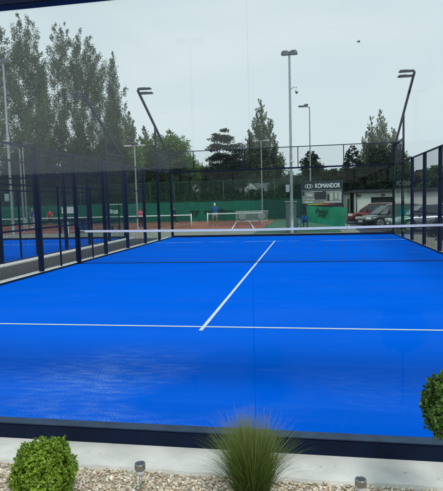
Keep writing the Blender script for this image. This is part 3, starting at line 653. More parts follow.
def grass_tuft(name, label, x, y, z0, n, h, seed):
    r = np.random.default_rng(seed); t = empty(name, (x, y, z0), 0, label, 'ornamental grass')
    K = 9; s = np.linspace(0, 1, K)
    ang = r.uniform(0, 2*PI, n); lean = np.abs(r.normal(0, 1, n))**1.1*.36+.02; lean = np.minimum(lean, 1.5)
    tuft = r.integers(0, 14, n); ta = r.uniform(0, 2*PI, 14); tw = r.uniform(0, 1, 14)[tuft]; ang = ang*(1-tw*.55)+ta[tuft]*tw*.55; ang = np.where(r.uniform(0, 1, n) < .10, r.normal(.1, .5, n), ang)
    L = h*r.uniform(.66, 1.10, n)*(1-.05*lean)*r.uniform(.88, 1.08, 14)[tuft]; b0 = r.uniform(0, 1, n)**.6*.065; 
    dirx, diry = np.cos(ang), np.sin(ang)
    phi = lean[:, None]*(.28+1.25*s[None]**1.5)          # tilt from vertical grows along the blade
    phi = np.minimum(phi, 2.5)
    ds = L[:, None]/(K-1); rr = np.cumsum(np.sin(phi)*ds, 1)-np.sin(phi[:, :1])*ds; zz = np.cumsum(np.cos(phi)*ds, 1)-np.cos(phi[:, :1])*ds
    wob = r.normal(0, .02, (n, 1))*s[None]**2
    px = dirx[:, None]*(rr+b0[:, None])-diry[:, None]*wob; py = diry[:, None]*(rr+b0[:, None])+dirx[:, None]*wob
    w = r.uniform(.0009, .0017, n)[:, None]*(1-s[None]**1.6*.85)
    pa = r.uniform(0, 2*PI, n); wx, wy = np.cos(pa)[:, None]*w, np.sin(pa)[:, None]*w
    A = np.stack([px-wx, py-wy, zz], 2); B = np.stack([px+wx, py+wy, zz], 2)
    V = np.stack([A, B], 2).reshape(-1, 3)     # n,K,2
    base = (np.arange(n)*K*2)[:, None]; k = np.arange(K-1)[None]*2
    F = np.stack([base+k, base+k+1, base+k+3, base+k+2], 2).reshape(-1, 4)
    m, nt, b = new_mat('feather_grass_blades'); b.inputs['Roughness'].default_value = .55
    tc = nt.nodes.new('ShaderNodeTexCoord'); sp = nt.nodes.new('ShaderNodeSeparateXYZ'); nt.links.new(tc.outputs['Object'], sp.inputs[0])
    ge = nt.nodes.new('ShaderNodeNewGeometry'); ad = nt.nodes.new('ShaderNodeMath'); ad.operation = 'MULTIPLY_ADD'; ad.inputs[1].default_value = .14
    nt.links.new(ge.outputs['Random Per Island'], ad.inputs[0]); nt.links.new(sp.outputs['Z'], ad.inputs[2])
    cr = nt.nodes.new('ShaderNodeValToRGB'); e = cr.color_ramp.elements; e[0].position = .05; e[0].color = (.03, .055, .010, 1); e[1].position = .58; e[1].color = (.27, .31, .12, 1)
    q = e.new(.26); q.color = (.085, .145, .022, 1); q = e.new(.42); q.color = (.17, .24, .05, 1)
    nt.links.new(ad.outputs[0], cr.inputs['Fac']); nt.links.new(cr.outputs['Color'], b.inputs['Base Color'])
    tr = nt.nodes.new('ShaderNodeBsdfTranslucent'); nt.links.new(cr.outputs['Color'], tr.inputs['Color']); ms = nt.nodes.new('ShaderNodeMixShader'); ms.inputs[0].default_value = .3
    nt.links.new(b.outputs[0], ms.inputs[1]); nt.links.new(tr.outputs[0], ms.inputs[2]); nt.links.new(ms.outputs[0], nt.nodes['Material Output'].inputs['Surface'])
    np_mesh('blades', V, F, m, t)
    # crown of old stems at the base
    c = MB()
    for i in range(60):
        a = random.uniform(0, 6.28); q = random.uniform(0, .045); c.tube([(q*math.cos(a), q*math.sin(a), 0), (q*1.3*math.cos(a), q*1.3*math.sin(a), random.uniform(.03, .09))], [.003, .001], 4, False)
    c.build('base_stems', mat('straw_stems', (.14, .12, .05), .9), t)
    return t
grass_tuft('feather_grass', 'fountain of fine feather grass in the gravel between the two solar lights', 1.052, -10.70, -.06, 3900, .485, 91)

# solar garden lights
def solar_light(x, y, ztop, label, tilt):
    z0 = -.06; t = empty('solar_light', (x, y, z0), 0, label, 'garden light', 'solar lights in the gravel'); H = ztop-z0
    M = Matrix.Rotation(tilt, 3, 'X') @ Matrix.Rotation(.05, 3, 'Y')
    MB().lathe([(.030, H-.034), (.0305, H-.030), (.0305, H-.004), (.0295, H), (.0262, H+.0006), (.0258, H-.001)], n=32).build('steel_collar', mat('brushed_steel', (.38, .37, .35), .32, .9, .15, 30), t)
    MB().lathe([(.0258, H-.0012), (.012, H-.0008), (.0, H-.0008)], n=28).build('solar_panel', mat('solar_cell', (.035, .04, .055), .25, 0, .3, 60), t)
    MB().lathe([(.0, H-.034), (.0255, H-.034), (.0245, H-.060), (.020, H-.064), (0, H-.064)], n=24).build('diffuser', mat('frosted_plastic', (.62, .64, .64), .35, 0, .05, 9), t)
    MB().tube([(0, 0, -.02), (0, 0, H-.064)], .0075, 12).build('stake', mat('satin_steel', (.42, .41, .38), .3, .8, .15, 30), t)
    return t
solar_light(.418, -10.720, .165, 'round solar garden light left of the feather grass', 0)
solar_light(1.628, -10.685, .135, 'round solar garden light right of the feather grass', 0)

# ------------------------------------------------------------------ lamps and poles
def lamp_tall(px, topy, Y, label, cctv=True, name='street_lamp', rot=0):
    Z = (Y-CAM[1])*1.0; 
    d = at(px, topy, 1.0)-CAM; p = CAM+d*((Y-CAM[1])/d[1]); H = p[2]-GZ
    t = empty(name, (p[0], p[1], GZ), rot, label, 'lamp post')
    MB().lathe([(.17, 0), (.17, .02), (.10, .03), (.098, 1.1), (.085, 1.15), (.055, H-.1), (.05, H)], n=16).build('pole', STEEL, t)
    for s in (-1, 1):
        m = MB(); vs = []
        prof = [(-.02, .10), (.12, .16), (.30, .17), (.40, .12), (.44, .02)]
        for k, (xx, zz) in enumerate(prof):
            w = [.10, .15, .17, .15, .08][k]
            vs += [(s*xx, -w, H-.02), (s*xx, -w*.8, H+zz), (s*xx, w*.8, H+zz), (s*xx, w, H-.02)]
        m.add(vs, [(i*4+j, i*4+(j+1) % 4, (i+1)*4+(j+1) % 4, (i+1)*4+j) for i in range(4) for j in range(4)]+[(0, 1, 2, 3), (16, 17, 18, 19)])
        m.build('lamp_head', DSTEEL, t)
        MB().bbox((s*.06 if s > 0 else -.40, -.13, H-.045), (.40 if s > 0 else -.06, .13, H-.022)).build('lamp_lens', mat('lamp_lens', (.4, .43, .44), .3), t)
    if cctv:
        zc = H-1.85
        MB().tube([(.06, 0, zc), (.20, 0, zc+.10), (.36, 0, zc+.10), (.36, 0, zc-.02)], .018, 8).build('camera_bracket', STEEL, t)
        MB().lathe([(.0, zc+.0), (.085, zc-.01), (.09, zc-.14), (.085, zc-.16)], (.36, 0, 0), 16).build('camera_housing', WHITE, t)
        MB().lathe([(.078, zc-.16), (.07, zc-.21), (.04, zc-.25), (0, zc-.26)], (.36, 0, 0), 16).build('camera_dome', mat('dome', (.05, .055, .06), .2), t)
    return t
lamp_tall(289.3, 54, 15, 'tall grey lamp post with twin lantern head and a dome camera, tallest on the right')
lm = lamp_tall(3.0, 62, 15, 'tall grey lamp post with twin lantern head at the left edge of the picture', False)
m = MB().bbev((-.36, -.16, 2.3), (-.11, -.02, 2.75), .01); m.build('control_box', mat('grey_box', (.42, .47, .47), .5), lm)
mp = [o for o in bpy.data.objects if o.get('label', '').startswith('tall grey lamp post with twin lantern head and')][0]
MB().bbev((-.30, -.2, 2.35), (-.10, -.02, 2.75), .01).build('control_box', mat('grey_box', (.42, .47, .47), .5), mp)
MB().bbev((-.02, -.2, 3.96), (.16, -.06, 4.04), .01).build('sensor', WHITE, mp)
def lamp_thin(px, hy, Z, label, style, H0=None):
    p = at(px, hy, Z); H = p[2]-GZ; t = empty('street_lamp', (p[0], p[1], GZ), 0, label, 'lamp post')
    MB().lathe([(.11, 0), (.075, .05), (.07, 1.0), (.045, H)], n=10).build('pole', STEEL, t)
    hm = DSTEEL if style != 'T' else mat('pale_lamp_metal', (.5, .53, .54), .5)
    if style == 'T':
        MB().tube([(-.45, 0, H), (.45, 0, H)], .03, 6).build('cross_arm', STEEL, t)
        for s in (-1, 1): MB().bbev((s*.5-.28, -.12, H-.02), (s*.5+.28, .12, H+.07), .02).build('lamp_head', hm, t)
    else:
        s = -1 if style == 'L' else 1
        MB().tube([(0, 0, H-.1), (s*.2, 0, H+.05), (s*.35, 0, H+.08)], .035, 6).build('arm', STEEL, t)
        m = MB(); m.bbev((min(s*.15, s*.95), -.14, H+.03), (max(s*.15, s*.95), .14, H+.15), .03); m.bbev((min(s*.1, s*.45), -.11, H+.13), (max(s*.1, s*.45), .11, H+.26), .04); m.build('lamp_head', hm, t)
    return t
lamp_thin(134.5, 146, 37, 'thin pole with a pale double-headed lamp in front of the maple', 'T')
lamp_thin(309.5, 107, 44, 'slender grey lamp post with a single head pointing left, behind the advertising board', 'L')
lamp_thin(261, 141, 48, 'thin lamp post in front of the lone upswept poplar', 'T')
lamp_thin(19.5, 149, 40, 'thin lamp post with a small pale head seen through the left fences', 'L')
lamp_thin(22.5, 145, 44, 'thin dark lamp post behind the left fences', 'R')
# lamps and clubhouse behind the viewer: real, seen only as faint reflections in the near glass
def refl(px, py, D):
    p = at(px, py, D); return np.array([p[0], -20-p[1], p[2]])
for px, py, D, lb in ((190, 42, 26, 'lamp post faintly reflected in the near glass left of the pane joint'), (416, 92, 40, 'far lamp post faintly reflected in the near glass at right')):
    p = refl(px, py, D); H = p[2]-GZ
    t = empty('reflected_lamp', (p[0], p[1], GZ), 0, lb, 'lamp post')
    MB().lathe([(.11, 0), (.075, .05), (.05, H)], n=10).build('pole', DSTEEL, t)
    for s in (-1, 1): MB().bbev((s*.42-.30, -.15, H-.05), (s*.42+.30, .15, H+.14), .03).build('lamp_head', DSTEEL, t)
# cabinet beside the tall lamp
def at_Y(px, py, Y):
    d = at(px, py, 1.0)-CAM; return CAM+d*((Y-CAM[1])/d[1])
p = at_Y(291, 215, 16.5); t = empty('utility_cabinet', (p[0], p[1], GZ), 0, 'grey metal utility cabinet with ribbed doors at the foot of the tall lamp', 'cabinet')
m = MB().bbev((-.30, 0, 0), (.30, .5, 1.78), .015); m.build('body', mat('cabinet_grey', (.10, .145, .14), .6), t)
MB().bbev((-.35, -.06, 1.78), (.35, .56, 1.85), .01).build('lid', mat('cabinet_lid', (.28, .33, .32), .6), t)
for x in (-.15, .15): MB().bbev((x-.135, -.02, .08), (x+.135, -.001, 1.72), .008).build('door', mat('cabinet_door', (.09, .13, .125), .6), t)

# ------------------------------------------------------------------ tennis fence with windscreen
YF = 36.3
t = empty('tennis_fence', (-16, YF, GZ), 0, 'tall green chain-link fence with windscreen at the back of the clay courts', 'fence')
X0, X1 = -38.4, 18.6
for i in range(23):
    x = X0+i*2.5; MB().tube([(x, .05, 0), (x, .05, 4.0)], .035, 6).build('post', FGREEN, t)
for zz in (2.05, 3.98): MB().tube([(X0, .05, zz), (X1, .05, zz)], .025, 6).build('rail', FGREEN, t)
MB().add([(X0, .06, 2.0), (X1, .06, 2.0), (X1, .06, 4.0), (X0, .06, 4.0)], [(0, 1, 2, 3)]).build('chain_link', CHAIN, t)
def cloth(x0, x1, z0, z1, m, y=0., name='windscreen', amp=.022, parent=None):
    nx = int((x1-x0)/.3); nz = 6; vs = []
    for j in range(nz+1):
        for i in range(nx+1):
            x = x0+(x1-x0)*i/nx; vs.append((x, y-abs(amp*math.sin(x*2.51))*math.sin(PI*j/nz)-.3*amp*math.sin(x*6+j), z0+(z1-z0)*j/nz+.02*math.sin(x*2.5)*(j == nz)))
    mb = MB(); mb.add(vs, [(j*(nx+1)+i, j*(nx+1)+i+1, (j+1)*(nx+1)+i+1, (j+1)*(nx+1)+i) for j in range(nz) for i in range(nx)], 0, True)
    return mb.build(name, m, parent)
cloth(X0, 12.8, .12, 1.98, SCREEN, parent=t)
sd = cloth(12.9, 18.6, .12, 2.0, mat('dark_windscreen', (.004, .06, .045), .8, 0, .15, 1.2), parent=t)
# printed marks on the screen
INK = mat('black_screen_ink', (.008, .015, .014), .7)
def screen_pos(px, py): q = at_Y(px, py, YF-.1); return q[0]+16, q[2]-GZ
sx, sz = screen_pos(194.5, 213.3)
lg = MB()   # T F monogram: one long top bar shared by both letters
def para(m, x0, z0, x1, z1, w, y):  # slanted bar
    d = Vector((x1-x0, 0, z1-z0)).normalized(); n_ = Vector((-d.z, 0, d.x))*w/2; a = Vector((x0, y, z0)); b = Vector((x1, y, z1)); m.add([a-n_, b-n_, b+n_, a+n_], [(0, 1, 2, 3)])
para(lg, sx-.45, sz+.20, sx+.02, sz+.20, .10, -.10); para(lg, sx-.22, sz-.28, sx-.16, sz+.16, .11, -.10)
para(lg, sx+.08, sz+.20, sx+.52, sz+.20, .10, -.10); para(lg, sx+.10, sz-.28, sx+.16, sz+.15, .11, -.10); para(lg, sx+.17, sz-.02, sx+.42, sz-.02, .09, -.10)
lg.build('logo', INK, t)
sx, sz = screen_pos(218.5, 211.6)
text('tecnifibre', .62, INK, t, Matrix.Translation((sx, -.045, sz)) @ FACE, bold=.016, sx=1.18, spacing=1.05)

# tennis nets
def tennis_net(xa, xb, y, label):
    t = empty('tennis_net', (xa, y, GZ), 0, label, 'tennis net', 'tennis nets on the clay courts'); L = xb-xa
    for x in (0, L): MB().tube([(x, 0, 0), (x, 0, 1.08)], .045, 10).build('net_post', WHITE if x else WHITE, t)
    MB().bbox((.02, -.012, .95), (L-.02, .012, 1.03)).build('net_band', WHITE, t)
    MB().add([(.02, 0, .03), (L-.02, 0, .03), (L-.02, 0, .95), (.02, 0, .95)], [(0, 1, 2, 3)]).build('net_mesh', wire_mat('tennis_mesh', (.01, .015, .015), .05, .008), t)
    return t
tennis_net(-20.3, -7.45, 24.4, 'white-banded tennis net left of the man in blue')
tennis_net(-33.6, -21.0, 24.2, 'white-banded tennis net farthest left behind the fences')
tennis_net(-6.6, -2.3, 26.5, 'short white-banded tennis net between the man in blue and the rebound frame')

# rebound frame with two grey discs
a = at_Y(236, 211.6, 23.5); b = at_Y(268, 220.8, 23.5); t = empty('rebound_frame', (a[0], 23.5, GZ), 0, 'white tubular frame holding a net and two round grey discs on the green surround', 'rebound net')
w = b[0]-a[0]; zt_, zb = a[2]-GZ, b[2]-GZ
m = MB(); m.tube([(0, 0, zb), (w, 0, zb), (w, 0, zt_), (0, 0, zt_), (0, 0, zb-.0001)], .022, 6); m.build('frame', WHITE, t)
for x in (.1, w*.45, w-.1): MB().tube([(x, .02, 0), (x, .02, zb)], .018, 6).build('leg', DSTEEL, t)
MB().add([(.02, 0, zb), (w-.02, 0, zb), (w-.02, 0, zt_), (.02, 0, zt_)], [(0, 1, 2, 3)]).build('net_mesh', wire_mat('rebound_mesh', (.5, .52, .52), .06, .008), t)
for x in (w*.19, w*.80):
    MB().lathe([(0, .0), (.27, .0), (.28, .03), (.24, .04), (.10, .035), (0, .05)], (x, -.04, (zt_+zb)/2-.02), 20, M=Matrix.Rotation(PI/2, 3, 'X')).build('disc', mat('grey_disc', (.25, .28, .29), .6, 0, .3, 8), t)

# posts of the low inner fence by the tennis courts
for px, lb in ((15, 'dark round bollard left end'),): pass

# white notice board, info board, table seen through left fences
a = at_Y(61.5, 207.2, 22); b = at_Y(75.3, 212.6, 22)
t = empty('notice_board', ((a[0]+b[0])/2, 22, GZ), 0, 'white rectangular notice board with faint grey lettering seen through the left fences', 'sign')
hw = (b[0]-a[0])/2; za, zb = a[2]-GZ, b[2]-GZ-.05
MB().bbev((-hw, -.015, zb), (hw, .015, za), .004).build('panel', WHITE, t)
m = MB()
for row, (f0, f1, hgt) in enumerate(((.14, .86, .028), (.16, .84, .014))):
    z_ = za-.12-row*.12; x = -hw+2*hw*f0
    while x < -hw+2*hw*f1:
        q = random.uniform(.012, .03); m.bbox((x, -.018, z_-hgt/2), (x+q, -.0165, z_+hgt/2)); x += q+.02
m.build('lettering', mat('grey_ink', (.36, .38, .38), .7), t)
for x in (-hw+.06, hw-.06): MB().tube([(x, .03, 0), (x, .03, za)], .02, 8).build('leg', DSTEEL, t)
a = at_Y(107.5, 204.5, 21); b = at_Y(119.5, 226, 21); t = empty('info_shelter', ((a[0]+b[0])/2, 21, GZ), 0, 'small glazed shelter with pale roof edge and white notices behind the left fence', 'shelter')
hw = (b[0]-a[0])/2; za = a[2]-GZ
MB().bbev((-hw-.05, -.3, za-.05), (hw+.05, .6, za+.03), .01).build('roof', mat('shelter_roof', (.5, .55, .54), .6), t)
for x in (-hw, hw): MB().bbev((x-.03, -.02, 0), (x+.03, .04, za-.05), .006).build('post', NAVY, t)
MB().bbox((-hw+.03, .0, .5), (hw-.03, .012, za-.05)).build('glass_pane', GLASS_FAR, t)
m = MB(); m.bbox((-hw+.12, -.02, za-.62), (-.05, -.005, za-.36)); m.bbox((0, -.02, za-.66), (hw-.06, -.005, za-.40)); m.build('notice', WHITE, t)
m = MB(); m.bbox((-hw+.14, -.024, za-.54), (-.14, -.021, za-.50)); m.bbox((.05, -.024, za-.55), (hw-.14, -.021, za-.51)); m.build('lettering', mat('blue_ink', (.08, .15, .25), .7), t)
MB().bbev((-hw+.05, .1, .38), (hw-.05, .5, .43), .01).build('bench_seat', mat('brown_seat', (.16, .09, .07), .7), t)
for x in (-hw+.15, hw-.15): MB().bbox((x-.03, .12, 0), (x+.03, .48, .38)).build('bench_leg', DSTEEL, t)
a = at_Y(61, 226, 20.5); b = at_Y(86, 225, 20.5); t = empty('table', ((a[0]+b[0])/2, 20.5, GZ), 0, 'dark blue table with one pale leg behind the left fences', 'table'); hw = (b[0]-a[0])/2
MB().bbev((-hw, -.35, .86), (hw, .35, .92), .01).build('table_top', NAVY, t)
for x, mm in ((-hw+.1, NAVY), (-hw*.3, WHITE), (hw-.1, NAVY)): MB().bbev((x-.05, -.3, 0), (x+.05, -.2, .86), .008).build('leg', mm, t)
MB().bbev((hw*.3, -.3, .05), (hw-.02, .3, .84), .01).build('cabinet', mat('blue_panel', (.01, .04, .16), .6), t)

# ------------------------------------------------------------------ advertising board
YB = 20.0
a = at_Y(300.5, 181.5, YB); b = at_Y(343.5, 226, YB)
t = empty('advertising_board', ((a[0]+b[0])/2, YB, GZ), R(0), 'dark advertising board with white lettering above a kitchen picture', 'sign')
hw = (b[0]-a[0])/2; zt_ = a[2]-GZ; pxm = 2*hw/43.
BT = zt_-51*pxm
MB().bbev((-hw, 0, .45), (hw, .05, zt_), .004).build('panel', mat('charcoal_print', (.018, .03, .045), .5, 0, .1, 3), t)
for x in (-hw+.15, hw-.15): MB().bbev((x-.04, .052, 0), (x+.04, .13, zt_-.1), .006).build('leg', DSTEEL, t)
def bx(m, x0, y0, x1, y1, d=.004): # board pixel coordinates measured from its top left corner
    m.bbox((-hw+x0*pxm, -d, zt_-y1*pxm), (-hw+x1*pxm, -.0005, zt_-y0*pxm)); return m
text('KOMANDOR', 4.3*pxm/.7, WHITE, t, Matrix.Translation((-hw+27.2*pxm, -.004, zt_-5.2*pxm)) @ FACE, bold=.011, sx=.70)
lg = MB()      # emblem: three interlaced rings
for cx_, rr_ in ((6.0, 1.7), (8.4, 2.0), (10.8, 1.7)):
    pts = [(-hw+(cx_+rr_*.8*math.cos(q))*pxm, -.006, zt_-(5.4+rr_*math.sin(q))*pxm) for q in np.linspace(0, 2*PI, 17)]; lg.tube(pts, .3*pxm, 5, False)
lg.build('emblem', WHITE, t)
m = MB(); bx(m, 1.5, 9.2, 41.5, 9.5); m.build('rule', mat('pale_line', (.45, .5, .5), .6), t)
def kit(name, c, rects, d=.003):
    m = MB()
    for q in rects: bx(m, *q, d)
    return m.build(name, mat(name+'_print', c, .6, 0, .25, 9), t)
kit('kitchen_picture', (.25, .27, .26), [(1.5, 10.3, 41.5, 23.0)], .002)
kit('picture_cabinets', (.035, .04, .045), [(14, 10.6, 26, 19), (1.7, 10.6, 4, 15), (27, 14, 29, 22)], .004)
kit('picture_windows', (.52, .53, .48), [(29.5, 12.5, 32.5, 20), (34.5, 12.5, 37, 19), (38.5, 12.5, 41, 20), (6, 13, 12, 15.5)], .005)
kit('picture_worktop', (.50, .50, .46), [(5, 18.2, 14, 19.2), (4, 20.5, 13, 22.5), (24, 21, 41, 22.6)], .006)
kit('picture_highlight', (.6, .62, .62), [(10, 10.7, 22, 11.1), (26, 11.4, 40, 11.8)], .006)
for i, c in enumerate(((.25, .42, .05), (.50, .42, .05), (.55, .28, .03), (.50, .08, .04), (.28, .03, .06))): kit('colour_band', c, [(7+i*5.4, 23.2, 12.4+i*5.4, 24.6)], .003)
kit('caption_box', (.02, .03, .05), [(33, 25.2, 42, 30)], .004)
text('komandor', 1.6*pxm/.7, mat('caption_ink', (.45, .5, .52), .6), t, Matrix.Translation((-hw+37.5*pxm, -.006, zt_-27.6*pxm)) @ FACE)
# green tarpaulin banner tied to two stakes in front of the board
YT = 19.2
a = at_Y(306.5, 205.5, YT); b = at_Y(347, 207.5, YT); c = at_Y(345, 227.5, YT); d = at_Y(307, 222.0, YT)
t = empty('tarpaulin_banner', ((a[0]+b[0])/2, YT, GZ), 0, 'green tarpaulin banner with black handwriting hanging in front of the advertising board', 'banner')
ox = (a[0]+b[0])/2; m = MB(); vs = []; NX, NZ = 16, 8
A, B, C_, D_ = [np.array([q[0]-ox, 0, q[2]-GZ]) for q in (a, b, c, d)]
for j in range(NZ+1):
    for i in range(NX+1):
        u, v = i/NX, j/NZ; q = (D_*(1-u)+C_*u)*(1-v)+(A*(1-u)+B*u)*v; q[1] = -.02-.035*math.sin(u*9)*math.sin(PI*v)-.02*math.sin(u*23); q[2] -= .06*math.sin(PI*u)*v*.6; vs.append(tuple(q))
m.add(vs, [(j*(NX+1)+i, j*(NX+1)+i+1, (j+1)*(NX+1)+i+1, (j+1)*(NX+1)+i) for j in range(NZ) for i in range(NX)], 0, True)
m.build('cloth', mat('green_tarpaulin', (.008, .22, .12), .6, 0, .2, 2, .3, 8), t)
for q in (A, B): MB().tube([(q[0], .03, 0), (q[0], .03, q[2]+.05)], .022, 8).build('stake', DSTEEL, t)
text('Padel', .36, INK, t, Matrix.Translation((A[0]+.95, -.085, A[2]-.38)) @ FACE @ Matrix.Rotation(-.06, 4, 'Z') @ Matrix.Shear('XY', 4, (.15, 0)), bold=.006, sx=.95)
text('mar', .34, INK, t, Matrix.Translation((A[0]+.98, -.085, A[2]-.62)) @ FACE @ Matrix.Rotation(-.04, 4, 'Z') @ Matrix.Shear('XY', 4, (.15, 0)), bold=.006, sx=.95)

# bicycle
p = at_Y(299, 222, 18.8); t = empty('bicycle', (p[0], 18.8, GZ), R(48), 'blue bicycle parked between the tall lamp and the green banner', 'bicycle')
for x in (-.5, .5):
    w_ = MB(); w_.tube([(x+.33*math.cos(q), 0, .34+.33*math.sin(q)) for q in np.linspace(0, 2*PI, 25)], .018, 6, False); w_ = w_.build('wheel', BLACK, t)
    s_ = MB()
    for q in np.linspace(0, PI, 8)[:-1]: s_.tube([(x+.32*math.cos(q), 0, .34+.32*math.sin(q)), (x-.32*math.cos(q), 0, .34-.32*math.sin(q))], .0025, 3, False)
    s_.build('spokes', STEEL, w_)
BL = mat('blue_frame_paint', (.02, .13, .50), .35); f = MB()
for a_, b_ in (((-.5, .34), (-.08, .30)), ((-.08, .30), (-.20, .86)), ((-.5, .34), (-.16, .72)), ((-.16, .74), (.36, .78)), ((-.08, .30), (.36, .70)), ((.34, .92), (.5, .34))): f.tube([(a_[0], 0, a_[1]), (b_[0], 0, b_[1])], .02, 6)
f.build('frame', BL, t); MB().bbev((-.34, -.07, .86), (-.08, .07, .92), .02).build('saddle', BLACK, t); MB().tube([(.30, -.28, .98), (.36, -.1, .96), (.34, 0, .94), (.36, .1, .96), (.30, .28, .98)], .015, 6).build('handlebar', DSTEEL, t)
MB().bbev((.38, -.17, .62), (.68, .17, .90), .02).build('basket', mat('blue_basket', (.015, .10, .38), .6), t)

# ------------------------------------------------------------------ buildings
def on(px, py, Z): return at(px, py, Z)
# white flat-roofed building
a = at_Y(355, 193, 30); L = 6.6; H = a[2]-GZ
t = empty('flat_roofed_building', (a[0], 30, GZ), 0, 'white single-storey building with a dark flat roof and open dark garage bay', 'building')
gx0 = at_Y(371, 190, 30)[0]-a[0]; gx1 = at_Y(394.5, 190, 30)[0]-a[0]; gz = at_Y(371, 197.3, 30)[2]-GZ
m = MB(); m.bbox((0, 0, 0), (gx0, .25, H)); m.bbox((gx0, 0, gz), (gx1, .25, H)); m.bbox((gx1, 0, 0), (L, .25, H)); m.bbox((0, .25, 0), (.25, 8, H)); m.bbox((L-.25, .25, 0), (L, 8, H)); m.bbox((.25, 7.75, 0), (L-.25, 8, H)); m.build('wall', BEIGE, t)
MB().bbev((-.25, -.35, H), (L+.3, 8.3, H+.24), .02).build('roof', ROOFM, t)
MB().bbox((gx0+.02, .18, .02), (gx1-.02, .22, gz-.01)).build('bay_shade_sheet', mat('bay_shade', (.02, .028, .028), .7, 0, .2, 2), t)  # dark sheet standing in for the shade inside the open bay
for px in (359, 383): q = at_Y(px, 187, 30)[0]-a[0]; MB().bbev((q-.14, -.16, H-.30), (q+.14, -.01, H-.14), .02).build('wall_lamp', DSTEEL, t)
MB().tube([(.12, -.06, 0), (.12, -.06, H-.02)], .04, 8).build('downpipe', DSTEEL, t)
# left lower annex
a2 = at_Y(346, 194, 31); t = empty('store_building', (a2[0], 31, GZ), 0, 'small pale grey annex left of the white flat-roofed building', 'building'); w_ = a[0]-a2[0]-.3; h2 = a2[2]-GZ
MB().bbox((0, 0, 0), (w_, 5, h2)).build('wall', mat('grey_render', (.34, .36, .34), .9), t); MB().bbev((-.15, -.2, h2), (w_, 5.2, h2+.15), .02).build('roof', ROOFM, t)
MB().bbox((.1, -.03, .02), (w_-.1, -.002, 1.9)).build('door', mat('brown_door', (.10, .07, .05), .7), t)
# bungalow with dormers behind the trees
Z = 66; a = at(190, 206, Z); b = at(275, 206, Z); t = empty('bungalow', (a[0], a[1], GZ), math.atan2(b[1]-a[1], b[0]-a[0]), 'long white-windowed bungalow with grey roof half hidden behind the hedge and pine', 'house')
L = float(np.linalg.norm((b-a)[:2])); MB().bbox((0, 0, 0), (L, 7, 2.5)).build('wall', mat('house_render', (.20, .21, .20), .9), t)
rf = MB(); rf.add([(-.4, -.5, 2.45), (L+.4, -.5, 2.45), (L+.4, 3.5, 4.3), (-.4, 3.5, 4.3), (-.4, 7.5, 2.45), (L+.4, 7.5, 2.45)], [(0, 1, 2, 3), (3, 2, 5, 4), (0, 3, 4), (1, 5, 2)]); rf.build('roof', mat('grey_tiles', (.13, .14, .15), .8, 0, .2, 3), t)
s = Z/F_PX
for px in (203, 218, 236, 251):
    x = (px-190)*s; dm = MB(); hw = .8; dm.add([(x-hw, -.3, 2.3), (x+hw, -.3, 2.3), (x+hw, -.3, 3.5), (x, -.3, 4.2), (x-hw, -.3, 3.5), (x-hw, 3, 2.3), (x+hw, 3, 2.3), (x+hw, 3, 3.5), (x, 3, 4.2), (x-hw, 3, 3.5)], [(0, 1, 2, 3, 4), (0, 5, 6, 1), (1, 6, 7, 2), (2, 7, 8, 3), (3, 8, 9, 4), (4, 9, 5, 0)])
    d_ = dm.build('dormer', WHITE, t); MB().bbox((x-.4, -.34, 2.6), (x+.4, -.31, 3.4)).build('window', DARKGLASS, d_)
for px in (196, 210, 226, 244, 260): x = (px-190)*s; f = MB().bbev((x-.7, -.04, .9), (x+.7, -.002, 2.1), .01).build('window', WHITE, t); MB().bbox((x-.6, -.05, 1.0), (x+.6, -.042, 2.0)).build('pane', DARKGLASS, f)
# steep roofed house right of the poplar
Z = 70; a = at(272, 186, Z); t = empty('gabled_house', (at(290, 186, Z)[0], at(290, 186, Z)[1], GZ), R(-10), 'dark-roofed house between the lone poplar and the tall lamp', 'house')
hh = top_h(292, 174, Z); ev = top_h(272, 188, Z); hw = 22*Z/F_PX
MB().bbox((-hw+.6, 0, 0), (hw-.6, 8, ev)).build('wall', mat('brown_wall', (.12, .11, .09), .9), t)
rf = MB(); rf.add([(-hw, -.4, ev), (hw, -.4, ev), (0, -.4, hh), (-hw, 8.4, ev), (hw, 8.4, ev), (0, 8.4, hh)], [(0, 1, 2), (3, 5, 4), (0, 2, 5, 3), (1, 4, 5, 2), (0, 3, 4, 1)]); rf.build('roof', mat('mossy_tiles', (.035, .05, .03), .9, 0, .3, 2), t)
f = MB().bbev((-.8, -.44, ev-1.7), (.8, -.40, ev-.5), .01).build('window', WHITE, t); MB().bbox((-.7, -.45, ev-1.6), (.7, -.441, ev-.6)).build('pane', DARKGLASS, f)
# clubhouse behind the viewer, mirrored in the lower part of the near glass
t = empty('clubhouse', (0, -24, -.07), 0, 'long dark low clubhouse mirrored faintly in the lower half of the near glass', 'building')
MB().bbox((-26, -6, 0), (-2, 0, 2.65)).bbox((-1.99, -6.5, 0), (26, 0, 3.2)).build('wall', mat('dark_timber', (.035, .035, .035), .8, 0, .3, 2), t)
for x0, x1, h in ((-26.4, -2.02, 2.65), (-2.0, 26.4, 3.2)): MB().bbev((x0, -6.4, h), (x1, .5, h+.2), .02).build('roof', ROOFM, t)
for i in range(9): MB().bbox((-20+i*4.7, .002, .3), (-17+i*4.7, .03, 2.2)).build('window', DARKGLASS, t)

